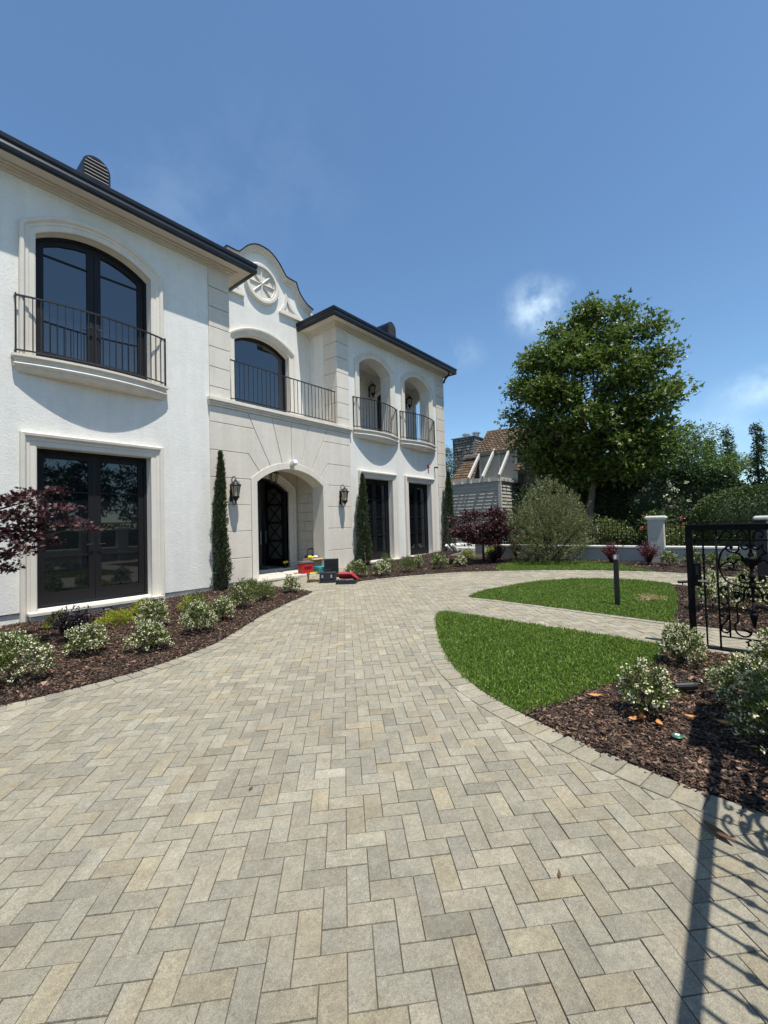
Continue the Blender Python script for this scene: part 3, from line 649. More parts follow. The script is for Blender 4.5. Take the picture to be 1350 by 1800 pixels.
def leaf(name, c, ang, flip):
    """arched iron leaf with crossed bars; local x from the hinge"""
    w_ = .86; n = 10; r_t = [(0, 0), (w_, 0), (w_, 2.68)]+[(w_*(1-i/n), 2.30+.38*math.cos(math.pi/2*i/n)) for i in range(1, n)]+[(0, 2.30)]
    inn = [(.10, .22), (w_-.10, .22), (w_-.10, 2.56), (w_*.5, 2.46), (.10, 2.18)]
    sx = -1 if flip else 1
    m = MB().prism_xz([(sx*a, b) for a, b in r_t], -.03, .03, [[(sx*a, b) for a, b in inn]])
    for k in range(4):
        z0, z1 = .22+k*.56, .22+(k+1)*.56; z1 = min(z1, 2.44)
        m.bar((sx*.10, 0, z0), (sx*(w_-.10), 0, z1), .03, .03, up=(0, 1, 0)).bar((sx*.10, .001, z1), (sx*(w_-.10), .001, z0), .03, .03, up=(0, 1, 0)).box(sx*.1, sx*(w_-.1), -.02, .02, z1-.03, z1+.03)
    root = empty(name, c, ang); root.parent = house; root.matrix_parent_inverse = world_mat(house).inverted()
    m.build('iron_leaf', M['black'], root, local=True)
    MB().prism_xz([(sx*a, b) for a, b in inn], .008, .012).build('door_glass', M['doorglass'], root, local=True)
    MB().tube([(sx*(w_-.05), -.05, .72), (sx*(w_-.05), -.07, .76), (sx*(w_-.05), -.07, 1.05), (sx*(w_-.05), -.05, 1.09)], .012, 8).build('pull_handle', M['galv'], root, local=True)
leaf('front_door_leaf', (ID[0]-.86, 10.72, .31), 0, False)
leaf('front_door_leaf', (ID[0]+.86, 10.74, .31), R(-87), True)
w = MB().box(5.2, 5.3, 10.85, 15, .2, 3.6).box(9.4, 9.5, 10.85, 15, .2, 3.6).box(5.2, 9.5, 15, 15.1, .2, 3.6).box(5.2, 9.5, 10.85, 15, 3.6, 3.7).box(5.3, 5.98, 10.86, 10.9, .2, 3.6).box(8.66, 9.4, 10.86, 10.9, .2, 3.6)
w.build('hall_wall', M['interior'], house); MB().box(5.3, 9.4, 10.85, 15, .2, .30).build('hall_floor', M['floorm'], house)
# french doors: every pair its own part
def french(name, c, half, z0, z1, y, rise=0, mid=(), hz=1.2, glass='glass', single=False, st=.10, bot=.20, top=.10):
    spring = z1
    root = empty(name, (c, y, z0)); root.parent = house; root.matrix_parent_inverse = world_mat(house).inverted()
    out_ = opening(c, half, z0, spring, rise); fr = MB(); F_ = .055
    inner = [(c+half-F_, z0+.05), (c-half+F_, z0+.05)]+([(x, z) for x, z in arch(c, half-F_, spring-.02, rise-.035)] if rise else [(c-half+F_, spring-F_), (c+half-F_, spring-F_)])
    fr.prism_xz(out_, y, y+.09, [inner]); fr.build('door_frame' if not single else 'window_frame', M['frame'], root)
    zt = lambda x: (spring-F_) if not rise else next((b for a, b in arch(c, half-F_, spring-.02, rise-.035, 60) if a >= x-.0001), spring)
    h2 = half-F_
    def pane(x0, x1, za, y_, n=8):
        return [(x1, za), (x0, za)]+[(x0+(x1-x0)*i/n, min(zt(x0+(x1-x0)*i/n)-top, 99)) for i in range(n+1)]
    if single:
        MB().prism_xz(inner, y+.05, y+.06).build('window_pane', M[glass], root); return
    for s in (-1, 1):
        a, b = (c-h2+.004, c-.004) if s < 0 else (c+.004, c+h2-.004)
        outer = [(b, z0+.06), (a, z0+.06)]+[(a+(b-a)*i/8, zt(a+(b-a)*i/8)-.004) for i in range(9)]
        pn = pane(a+st, b-st, z0+.06+bot, y)
        lf = MB().prism_xz(outer, y+.02, y+.07, [pn])
        for zm in mid: lf.box(a+st-.01, b-st+.01, y+.030, y+.062, zm-.014, zm+.014)
        l_ = lf.build('door_leaf', M['frame'], root)
        MB().prism_xz(pn, y+.050, y+.056).build('glass_pane', M[glass], root)
        xh = c+s*.055; h = MB().box(xh-.022, xh+.022, y+.006, y+.0195, hz-.14, hz+.12)
        h.tube([(xh, y+.006, hz), (xh, y-.04, hz), (xh+s*.10, y-.045, hz)], .008, 6); h.build('door_handle', M['black'], root)
french('french_door', DL[0], DL[1], .19, 3.0, YF+.20, mid=(2.25, 1.67, 1.09), hz=1.28)
french('french_door', D2[0], D2[1], .33, 3.03, YF+.17, mid=(2.35, 1.75, 1.15), hz=1.3, st=.085)
french('french_door', D3[0], D3[1], .33, 3.03, YF+.17, mid=(2.35, 1.75, 1.15), hz=1.3, st=.085)
french('french_window', WU[0], WU[1], 4.50, WU[3], YF+.20, WU[4], mid=(6.52,), hz=5.4, glass='upglass', st=.11, top=.11)
french('arched_window', CW[0], CW[1], 4.54, CW[3], YG+.16, CW[4], glass='upglass', single=True)
# dark rooms behind the loggia openings
w = MB().prism_xz([(9.4, 4.5), (15.1, 4.5), (15.1, 7.6), (9.4, 7.6)], 10.62, 10.8, [opening(10.72, .62, 4.62, 6.45, .28), opening(13.28, .62, 4.62, 6.45, .28)])
w.build('loggia_back_wall', M['stucco'], house); MB().box(9.4, 15.09, YF+.02, 10.61, 4.45, 4.56).build('loggia_floor', M['slabstone'], house)
MB().box(9.4, 15.09, YF+T+.001, 10.61, 7.3, 7.55).build('loggia_ceiling', M['stucco'], house)
for c_ in (10.72, 13.28):
    cas('loggia_door_surround', c_, .62, 4.60, 6.45, .28, y=10.62, scale=.8, depth=.6); french('loggia_door', c_, .62, 4.60, 6.45, 10.67, .28, mid=(), hz=5.5)
# bowed balcony slabs and railings
def bow(c, half, pe, pm, k, n=20, y0=YF+.02):
    """plan outline; k pulls it in"""
    h = half-k; pts = [(c-h, y0), (c-h, YF-pe+k)]
    for i in range(1, n): t_ = -1+2*i/n; pts.append((c+h*t_, YF-(pe+(pm-pe)*(1-t_*t_))+k))
    return pts+[(c+h, YF-pe+k), (c+h, y0)]
def balcony(c, half, zt, pe=.13, pm=.33, nb=22, rh=.98):
    prof = [(zt-.275, .105), (zt-.262, .085), (zt-.235, .075), (zt-.215, .055), (zt-.20, .055), (zt-.188, .028), (zt-.155, .018), (zt-.135, .030), (zt-.125, .05), (zt-.095, .05), (zt-.07, .045), (zt-.045, .022), (zt-.04, 0), (zt, 0)]
    m = MB(); rings = [[(x, y, z) for x, y in bow(c, half, pe, pm, k)] for z, k in prof]; m.rings(rings, closed=True, cap=True)
    m.build('balcony_slab', M['trimstone'], house)
    pl = resample(bow(c, half, pe, pm, .05)[1:-1], .02)
    rt = empty('balcony_railing', (c, YF, zt)); rt.parent = house; rt.matrix_parent_inverse = world_mat(house).inverted()
    rr = MB()
    for z, hh, ww in ((zt+rh+.02, .014, .024), (zt+.075, .012, .018)):
        q = resample(pl, .12); rings = []
        Tn = np.gradient(q, axis=0); Tn /= np.linalg.norm(Tn, axis=1)[:, None]
        for p_, t_ in zip(q, Tn):
            nn = (-t_[1], t_[0]); rings.append([(p_[0]+nn[0]*a, p_[1]+nn[1]*a, z+b) for a, b in ((-ww/2, -hh), (ww/2, -hh), (ww/2, hh), (-ww/2, hh))])
        rr.rings(rings, closed=True, cap=True)
        for e in (q[0], q[-1]): rr.bar((e[0], e[1], z), (e[0], YF+.02, z), ww, hh*2)
    rr.build('handrail', M['rail'], rt)
    q = resample(pl, (2*half)/nb); first = None
    for i, p_ in enumerate(q):
        wd = .022 if i in (0, len(q)-1) else .013
        if i in (0, 1):
            me = MB().box(-wd/2, wd/2, -wd/2, wd/2, -.012 if i else -.06, rh-.07 if i else rh-.02).build('baluster', M['rail'], rt, local=True); b_ = me
            if i == 0: post = me
            else: first = me
        elif i == len(q)-1: b_ = post.copy(); C.objects.link(b_)
        else: b_ = first.copy(); C.objects.link(b_)
        b_.location = (p_[0]-c, p_[1]-YF, .075)
balcony(2.79, 1.26, 4.50); balcony(10.90, 1.17, 4.555, pe=.09, pm=.32, nb=20); balcony(13.34, 1.17, 4.555, pe=.09, pm=.32, nb=20)
rt = empty('balcony_railing', (5.55, YF+.06, 4.54)); rt.parent = house; rt.matrix_parent_inverse = world_mat(house).inverted()
MB().bar((5.54, YF+.06, 5.575), (9.07, YF+.06, 5.575), .026, .026).bar((5.54, YF+.06, 4.64), (9.07, YF+.06, 4.64), .02, .02).build('handrail', M['rail'], rt)
b0 = MB().box(-.0065, .0065, -.0065, .0065, .10, 1.02).build('baluster', M['rail'], rt, local=True); nb = 28
for i in range(nb):
    b_ = b0 if i == 0 else b0.copy()
    if i: C.objects.link(b_)
    b_.location = (.02+i*(3.48/(nb-1)), 0, 0)
# small fittings on the facade
f = MB().box(13.93, 14.03, YF-.02, YF, 3.655, 3.785).box(13.935, 14.025, YF-.07, YF-.021, 3.665, 3.775).build('fire_alarm', M['red'], house, bevel=.008)
MB().box(13.955, 14.005, YF-.082, YF-.0705, 3.69, 3.75).build('strobe_lens', M['lens'], f)
MB().tube([(14.44, YF, 3.72), (14.44, YF-.09, 3.72), (14.41, YF-.17, 3.70)], .03, 10).build('security_camera', M['black'], house)
MB().obox((XC-.02, YF-.14, 3.215), (.07, .09, .06), (1, 0, 0), (0, .3, 1)).build('porch_camera', M['white'], house, bevel=.02)

# ---------------------------------------------------------------- wall lanterns
def lantern(c, label, group='wall lanterns on the facade', first=[None]):
    if first[0] is None:
        o = empty('wall_lantern', c); first[0] = o
        b = MB().box(-.035, .035, -.018, .0, -.24, .17).lathe([(.05, -.02), (.055, .02)], (0, -.012, 0), 10)
        pts = smoothline([(0, -.01, .12), (0, -.05, .19), (0, -.03, .27), (0, -.09, .335), (0, -.16, .325), (0, -.19, .27)], 5); b.tube(pts, .011, 6)
        b.tube(smoothline([(0, -.015, .05), (0, -.045, .12), (0, -.09, .17), (0, -.07, .21), (0, -.04, .19)], 5), .008, 6)
        b.tube(smoothline([(0, -.01, -.18), (0, -.05, -.27), (0, -.10, -.325), (0, -.16, -.315), (0, -.19, -.25), (0, -.185, -.21)], 5), .010, 6)
        b.build('scroll_bracket', M['black'], o, local=True)
        cp = MB().lathe([(.128, .115), (.132, .130), (.125, .145), (.085, .165), (.06, .195), (.055, .20), (.05, .215), (.025, .235), (.03, .25), (.012, .27), (.006, .285)], (0, -.19, 0), 12)
        for k in range(6):
            a = 2*math.pi*(k+.5)/6; cp.tube([(.07*math.cos(a), -.19+.07*math.sin(a), .165), (.085*math.cos(a), -.19+.085*math.sin(a), .205), (.065*math.cos(a), -.19+.065*math.sin(a), .225)], .006, 4)
        cp.build('lantern_cap', M['black'], o, local=True)
        g = MB().lathe([(.066, -.135), (.102, .112)], (0, -.19, 0), 6); g.build('lantern_glass', M['lampglass'], o, local=True)
        fr = MB()
        for k in range(6):
            a = 2*math.pi*(k+.5)/6; fr.bar((.069*math.cos(a), -.19+.069*math.sin(a), -.135), (.106*math.cos(a), -.19+.106*math.sin(a), .115), .012)
        fr.lathe([(.085, -.15), (.09, -.135), (.07, -.13)], (0, -.19, 0), 12).lathe([(.012, -.29), (.026, -.27), (.014, -.25), (.035, -.225), (.06, -.19), (.085, -.15)], (0, -.19, 0), 12)
        fr.build('lantern_frame', M['black'], o, local=True)
        cn = MB()
        for x, y in ((-.02, 0), (.02, .01), (0, -.02)): cn.tube([(x, -.19+y, -.13), (x, -.19+y, -.03)], .008, 6)
        cn.build('candle_bulbs', M['pale'], o, local=True)
    else:
        o = first[0].copy(); C.objects.link(o); o.location = c
        for ch in first[0].children:
            k = ch.copy(); C.objects.link(k); k.parent = o
    return tag(o, label, 'wall lamp', group)
lantern((5.50, YF-.035, 2.385), 'black scrolled wall lantern left of the entrance arch, beside the tall cypress')
lantern((9.10, YF-.035, 2.385), 'black scrolled wall lantern right of the entrance arch, above the open tool case')
lantern((12.22, 10.62, 6.62), 'black wall lantern inside the loggia, seen through the left upper arch')
lantern((14.60, 10.62, 6.64), 'black wall lantern inside the loggia, seen through the right upper arch')
o = tag(empty('pendant_lantern', (7.24, 9.9, 2.9)), 'black glazed lantern hanging inside the entrance porch', 'pendant lamp')
MB().tube([(0, 0, .15), (0, 0, .62)], .007, 6).lathe([(.05, .59), (.06, .60)], (0, 0, 0), 12).build('hanging_rod', M['black'], o, local=True)
MB().lathe([(.15, .10), (.155, .12), (.10, .15), (.03, .19)], (0, 0, 0), 12).build('lantern_cap', M['black'], o, local=True)
MB().lathe([(.085, -.13), (.125, .099)], (0, 0, 0), 6).build('lantern_glass', M['lampglass'], o, local=True)
fr = MB()
for k in range(6):
    a = 2*math.pi*(k+.5)/6; fr.bar((.088*math.cos(a), .088*math.sin(a), -.13), (.13*math.cos(a), .13*math.sin(a), .10), .014)
fr.lathe([(.01, -.19), (.02, -.16), (.09, -.15), (.10, -.13)], (0, 0, 0), 12).build('lantern_frame', M['black'], o, local=True)

# ---------------------------------------------------------------- wrought iron gates
SC = [[(0.161, 1.15), (0.148, 1.155), (0.146, 1.173), (0.163, 1.177), (0.195, 1.163), (0.233, 1.104), (0.254, 1.022), (0.253, 0.95), (0.228, 0.862), (0.188, 0.811), (0.127, 0.779), (0.067, 0.766), (0.006, 0.771)],
    [(0.195, 1.163), (0.182, 1.132), (0.155, 1.113), (0.121, 1.111), (0.096, 1.134), (0.088, 1.178), (0.097, 1.2)],
    [(0.074, 1.183), (0.065, 1.157), (0.045, 1.146), (0.021, 1.155), (0.01, 1.175), (0.018, 1.191), (0.031, 1.186), (0.029, 1.17)],
    [(0.121, 1.111), (0.081, 1.09), (0.049, 1.038), (0.021, 0.987)],
    [(0.253, 0.95), (0.231, 0.978), (0.201, 1.006), (0.159, 1.012), (0.136, 0.982), (0.144, 0.951), (0.169, 0.941), (0.179, 0.963)],
    [(0.132, 1.0), (0.103, 1.037), (0.063, 1.029), (0.037, 0.995), (0.015, 0.974)],
    [(0.078, 0.853), (0.063, 0.856), (0.059, 0.876), (0.075, 0.888), (0.096, 0.87), (0.098, 0.834), (0.072, 0.808), (0.031, 0.811), (0.004, 0.84)],
    [(0.07, 0.683), (0.061, 0.727), (0.034, 0.756), (0.007, 0.764)],
    [(0.028, 0.693), (0.036, 0.703), (0.044, 0.689), (0.038, 0.671), (0.02, 0.674), (0.008, 0.701), (0.004, 0.736)],
    [(0.123, 0.676), (0.134, 0.68), (0.139, 0.664), (0.129, 0.647), (0.11, 0.662), (0.109, 0.693), (0.13, 0.709), (0.148, 0.689)],
    [(0.137, 0.708), (0.096, 0.707), (0.07, 0.683), (0.078, 0.643), (0.106, 0.614), (0.127, 0.585), (0.126, 0.506), (0.124, 0.423), (0.143, 0.39), (0.151, 0.345), (0.133, 0.295), (0.086, 0.266), (0.039, 0.282), (0.021, 0.328)],
    [(0.103, 0.347), (0.083, 0.345), (0.064, 0.324), (0.041, 0.321), (0.048, 0.307)],
    [(0.22, 0.724), (0.205, 0.729), (0.199, 0.746), (0.215, 0.764), (0.24, 0.753), (0.252, 0.716), (0.229, 0.674), (0.202, 0.64), (0.2, 0.596), (0.226, 0.571), (0.247, 0.578), (0.242, 0.596)],
    [(0.245, 0.444), (0.251, 0.461), (0.236, 0.476), (0.209, 0.47), (0.202, 0.436), (0.225, 0.397), (0.256, 0.349), (0.254, 0.304), (0.223, 0.286), (0.198, 0.308), (0.204, 0.329), (0.222, 0.319)],
    [(0.072, 0.21), (0.055, 0.219), (0.053, 0.19), (0.053, 0.172)]]
def gate_motif(mb, cu, sc=1, r=.0085, zo=0):
    """mirrored scrollwork round a turned urn; local x across the gate, z up"""
    for s in (-1, 1):
        for l in SC:
            n = len(l); rad = [r*sc*(1 if .15 < i/(n*4) < .85 else 1.15) for i in range((n-1)*4+1)]
            mb.tube([(cu+s*sc*a, 0, zo+sc*b) for a, b in smoothline(l, 4)], rad, 5)
        for (a, b) in ((.152, 1.165), (.025, 1.183), (.17, .958), (.072, .868), (.034, .69), (.125, .667), (.213, .745), (.235, .583), (.243, .458), (.215, .322)):
            mb.lathe([(.002, -.014), (.012, -.008), (.014, 0), (.012, .008), (.002, .014)], (cu+s*sc*a, 0, zo+sc*b), 8)
        for (a, b, dx, dz) in ((.08, 1.08, .02, .03), (.03, 1.0, .05, .03), (.045, .84, .04, .02), (.19, 1.03, -.03, .03), (.115, 1.02, -.02, .03), (.06, 1.04, .03, .03)):
            mb.tube([(cu+s*sc*a, 0, zo+sc*b), (cu+s*sc*(a+dx*.5), 0, zo+sc*(b+dz*.8)), (cu+s*sc*(a+dx), 0, zo+sc*(b+dz*.6))], [.008, .011, .002], 5)
    prof = [(.004, .60), (.012, .62), (.016, .64), (.010, .66), (.012, .74), (.028, .765), (.03, .80), (.014, .815), (.012, .84), (.028, .86), (.032, .88), (.012, .90), (.010, .93), (.016, .95), (.032, .99), (.046, 1.04), (.05, 1.06), (.038, 1.065), (.02, 1.075), (.03, 1.09), (.016, 1.11), (.012, 1.14), (.006, 1.18), (.006, 1.36)]
    mb.lathe([(a*sc, b*sc) for a, b in prof], (cu, 0, zo), 12)
    mb.lathe([(a*sc, b*sc) for a, b in [(.004, .36), (.014, .38), (.022, .42), (.034, .48), (.038, .50), (.03, .505), (.02, .52), (.03, .535), (.012, .55), (.010, .66)]], (cu, 0, zo), 12)
def gate(name, origin, rz, W, H, motifs, bars, sc, label, z0=.11, extra=(), dp=.04):
    g = empty(name, origin, rz); tag(g, label, 'gate'); fr = MB()
    fr.box(0, .06, -dp*.75, dp*.75, 0, H).box(W-.06, W, -dp*.75, dp*.75, 0, H).box(.061, W-.061, -dp*.7, dp*.7, H-.05, H).box(.061, W-.061, -dp*.7, dp*.7, z0, z0+.06).box(-.01, W+.01, -dp, dp, H+.001, H+.012)
    fr.build('gate_frame', M['iron'], g, local=True)
    b = MB()
    for x in bars:
        b.tube([(x, 0, z0+.06), (x, 0, H-.05)], .0085, 6)
        for zz_ in (H*.32, H*.76): b.lathe([(.009, -.03), (.016, -.018), (.012, -.01), (.02, 0), (.012, .01), (.016, .018), (.009, .03)], (x, 0, zz_), 8)
    if dp > .03: b.box(.061, W-.061, -.008, .008, H*.885, H*.885+.014)
    b.build('gate_bars', M['iron'], g, local=True)
    s_ = MB()
    for cu in motifs:
        gate_motif(s_, cu, sc); s_.bar((cu-.265*sc, 0, .245*sc), (cu+.265*sc, 0, .245*sc), .012); 
        for q in (-1, 1):
            s_.tube([(cu+q*.27*sc, 0, z0+.06), (cu+q*.27*sc, 0, H-.05)], .0095*sc, 6); s_.tube([(cu+q*.19*sc, 0, .25*sc), (cu+q*.19*sc, 0, .80*sc)], .0085*sc, 6)
        ov = [(cu+.055*sc*math.cos(t_), 0, .208*sc+.035*sc*math.sin(t_)) for t_ in np.linspace(0, 2*math.pi, 17)[:-1]]; s_.tube(ov, .007*sc, 5, closed=True)
        for q in (-1, 1):   # upper frieze curls
            s_.tube([(cu+q*a*sc, 0, b_*sc) for a, b_ in smoothline([(.25, 1.24), (.20, 1.33), (.14, 1.30), (.16, 1.26), (.185, 1.28)], 4)], .007*sc, 5)
            s_.tube([(cu+q*a*sc, 0, b_*sc) for a, b_ in smoothline([(.02, 1.25), (.05, 1.33), (.10, 1.31), (.09, 1.265), (.07, 1.28)], 4)], .007*sc, 5)
    s_.build('scrollwork', M['iron'], g, local=True, smooth=True)
    return g
zg = gz(5.55)
g = gate('garden_gate', (5.55, .42, zg-.10), R(-90), 1.04, 1.37+.0, [.52], [.145, .895], .985, 'black wrought iron garden gate with scrollwork and urn across the paved path', z0=.06)
lk = MB().box(.06, .12, -.035, .035, .74, .98).build('lock_box', M['iron'], g, local=True, bevel=.005)
MB().box(.075, .10, -.042, -.0351, .86, .95).box(.075, .10, .0351, .042, .86, .95).build('keypad', M['black'], lk, local=True)
MB().bar((.10, -.05, .80), (.17, -.05, .80), .014).bar((.10, -.02, .80), (.10, -.05, .80), .014).build('gate_handle', M['galv'], g, local=True)
g2 = gate('driveway_gate', (.35, -.44, gz(.35)), 0, 2.95, 1.87, [2.34], [.12+.11*i for i in range(17)], 1.28, 'black wrought iron driveway gate swung open beside the paving', z0=.07, dp=.023)
# pillars carrying the gates
def pillar(x, y, w, h, label, z=None):
    z = gz(x) if z is None else z; o = empty('wall_pillar', (x, y, z)); tag(o, label, 'pillar', 'rendered pillars of the garden wall')
    MB().box(-w, w, -w, w, -.15, h-.09).build('pillar_shaft', M['wallp'], o, local=True, bevel=.008)
    MB().box(-w-.025, w+.025, -w-.025, w+.025, h-.0899, h-.06).box(-w-.05, w+.05, -w-.05, w+.05, h-.059, h-.01).box(-w-.02, w+.02, -w-.02, w+.02, h-.0099, h+.01).build('pillar_cap', M['capp'], o, local=True, bevel=.01)
    return o
pillar(3.42, -.80, .31, 2.25, 'unseen pale rendered pillar at the hinge of the open driveway gate, sized to shade the big shrub')  # out of view; height, width and position set to shade the big shrub
pillar(5.55, -.88, .19, 1.5, 'pale rendered pillar at the hinge of the garden gate')
MB().box(9.24, 9.42, -.42, -.24, 0, 1.50)
o = tag(empty('gate_post', (9.35, -.31, gz(9.35))), 'thick square black steel post behind the garden gate', 'post')
MB().box(-.07, .07, -.07, .07, 0, 1.16).box(-.09, .09, -.09, .09, 0, .02).build('post_shaft', M['black'], o, local=True, bevel=.004); MB().box(-.085, .085, -.085, .085, 1.161, 1.19).build('post_cap', M['black'], o, local=True, bevel=.008)

# ---------------------------------------------------------------- low garden wall with pillars and iron fence
zw = gz(13.2)
def gwall(x0, x1, y0, y1, zt, label):
    o = empty('garden_wall', ((x0+x1)/2, (y0+y1)/2, zw)); tag(o, label, 'wall', 'low garden walls')
    MB().box(x0, x1, y0, y1, -.1, zt-.05).build('wall_body', M['wallp'], o); MB().box(x0-.04, x1+.04, y0, y1, zt-.0499, zt).build('wall_coping', M['capp'], o, bevel=.006)
gwall(13.2, 13.42, 1.80, 6.42, .745, 'low grey rendered garden wall with white coping, left of the tall pillar')
gwall(13.2, 13.42, -.34, 1.44, .745, 'low grey rendered garden wall with white coping, right of the tall pillar')
gwall(13.2, 13.42, -4.5, -.74, .745, 'low grey rendered garden wall beyond the pillar behind the gate')
pillar(13.22, 1.62, .178, 1.20, 'grey rendered pillar with white cap in the middle of the garden wall', zw)
pillar(13.22, -.54, .178, 1.13, 'grey rendered pillar with white cap seen behind the iron gate', zw)
o = empty('wall_pillar', (13.2, 6.62, zw)); tag(o, 'short pale wall pier beside the dark red tree', 'pillar', 'rendered pillars of the garden wall')
MB().box(-.16, .16, -.18, .18, -.1, .47).build('pillar_shaft', M['wallp'], o, local=True, bevel=.006); MB().box(-.19, .19, -.21, .21, .4701, .51).build('pillar_cap', M['capp'], o, local=True, bevel=.006)
def ifence(y0, y1, zt, label, x=13.32, fancy=True):
    o = empty('iron_fence', (x, (y0+y1)/2, .745)); tag(o, label, 'fence', 'iron fence panels on the garden wall')
    MB().bar((x, y0, zt), (x, y1, zt), .022, .014).bar((x, y0, zt-.09), (x, y1, zt-.09), .016, .012).bar((x, y0, .80), (x, y1, .80), .02, .014).build('fence_rails', M['iron'], o)
    p_ = MB(); n = int((y1-y0)/.105)
    for i in range(n+1):
        y = y0+(y1-y0)*i/n; p_.bar((x, y, .75), (x, y, zt-.005), .013)
        if fancy and i % 2: p_.lathe([(.006, -.04), (.022, -.015), (.010, 0), (.022, .015), (.006, .04)], (x, y, 1.02+.12*((i//2) % 2)), 6)
    p_.build('fence_pickets', M['iron'], o)
ifence(1.81, 6.42, 1.40, 'black iron fence panel on the wall between the short pier and the tall pillar')
ifence(-.33, 1.43, 1.36, 'black iron fence panel on the wall just right of the tall pillar')
ifence(-4.4, -.75, 1.36, 'black iron fence panel on the wall beyond the iron gate')
# side steps and little gate past the end of the house
o = empty('side_steps', (15.9, 8.6, gz(15.9))); tag(o, 'pale stone steps past the far corner of the house', 'steps')
MB().box(15.4, 17.0, 7.6, 9.6, .2, .48).box(15.5, 17.0, 7.75, 9.6, .481, .60).build('stone_steps', M['capp'], o, bevel=.01)
o = empty('side_gate', (17.2, 8.0, .5)); tag(o, 'black iron side gate between the white steps and the short pier', 'gate')
MB().bar((17.2, 6.9, 1.55), (17.2, 9.4, 1.55), .03).bar((17.2, 6.9, .45), (17.2, 9.4, .45), .03).build('gate_rails', M['iron'], o)
b = MB(); [b.bar((17.2, 6.9+.12*i, .4), (17.2, 6.9+.12*i, 1.6), .016) for i in range(21)]; b.build('gate_bars', M['iron'], o)
# street side of the garden, seen reflected in the windows
o = empty('garden_wall', (2, -3.2, 0)); tag(o, 'low rendered street wall with white coping behind the camera', 'wall', 'low garden walls')
MB().box(-9, 12.5, -3.4, -3.2, -.1, .75).build('wall_body', M['wallp'], o); MB().box(-9, 12.5, -3.44, -3.16, .7501, .80).build('wall_coping', M['capp'], o)
for x in (1.6, 7.6): pillar(x, -3.1, .2, 1.7, 'pale pillar of the street wall, reflected in the left glass door' if x < 5 else 'pale pillar of the street wall beyond the garden gate', 0)

# ---------------------------------------------------------------- neighbouring house
nb = empty('neighbour_house', (20.5, 8.5, .4), label='grey clapboard house with brown shingle mansard roof, pergola rafters and stone chimney', cat='house')
def clap(mb, x0, x1, y0, y1, z0, z1, face, h=.165):
    """overlapping boards on the -X or -Y face"""
    z = z0
    while z < z1-.01:
        t_ = min(z+h, z1)
        if face == 'x': mb.add([(x0-.035, y0, z), (x0-.035, y1, z), (x0-.003, y1, t_), (x0-.003, y0, t_), (x0+.02, y0, z), (x0+.02, y1, z)], [(0, 3, 2, 1), (0, 1, 5, 4)])
        else: mb.add([(x0, y0-.035, z), (x1, y0-.035, z), (x1, y0-.003, t_), (x0, y0-.003, t_), (x0, y0+.02, z), (x1, y0+.02, z)], [(0, 1, 2, 3), (0, 4, 5, 1)])
        z += h
w = MB().box(19, 25, 8.52, 11.4, .2, 3.42); clap(w, 19, 25, 8.52, 11.4, .35, 3.42, 'x'); clap(w, 19, 21.4, 8.52, 11.4, .35, 3.42, 'y')
w.build('clapboard_wall', M['siding'], nb)
w = MB().box(20.5, 25, 8.25, 10.2, 3.4, 5.12); clap(w, 20.5, 25, 8.25, 10.2, 3.5, 5.10, 'x', .18); w.build('dormer_wall', M['siding'], nb)
w = MB().box(21.3, 25, 5.2, 8.51, .2, 4.0); clap(w, 21.3, 25, 5.2, 8.5, .35, 3.95, 'x'); w.build('rear_wall', M['siding'], nb)
tr_ = MB().box(18.93, 19.06, 8.45, 11.45, 3.421, 3.62).box(19.061, 21.4, 8.44, 8.58, 3.421, 3.60).box(18.94, 19.02, 8.44, 8.58, .3, 3.42).box(18.94, 19.02, 11.30, 11.42, .3, 3.42)
for i in range(7): tr_.box(18.80, 18.93, 8.5+.48*i, 8.56+.48*i, 3.40, 3.52)
for i in range(5): tr_.box(19.2+.45*i, 19.27+.45*i, 8.32, 8.44, 3.40, 3.52)
tr_.box(20.42, 20.52, 8.20, 8.30, 3.5, 5.12).box(20.42, 20.52, 10.15, 10.25, 3.5, 5.12).box(20.42, 20.50, 9.10, 9.16, 3.5, 5.12).box(20.38, 20.52, 8.1, 10.3, 5.05, 5.15)
tr_.build('white_trim', M['whitewood'], nb)
for yb, yt, zt_ in ((10.08, 10.22, 5.15), (9.33, 9.42, 5.20), (8.48, 8.62, 5.12)):
    MB().bar((18.9, yb, 3.66), (20.55, yt, zt_), .09, .14).build('pergola_rafter', M['whitewood'], nb, bevel=.006)
MB().tube([(20.9, 8.40, 4.1), (20.9, 8.40, .5)], .05, 8).build('downspout', M['frame'], nb)
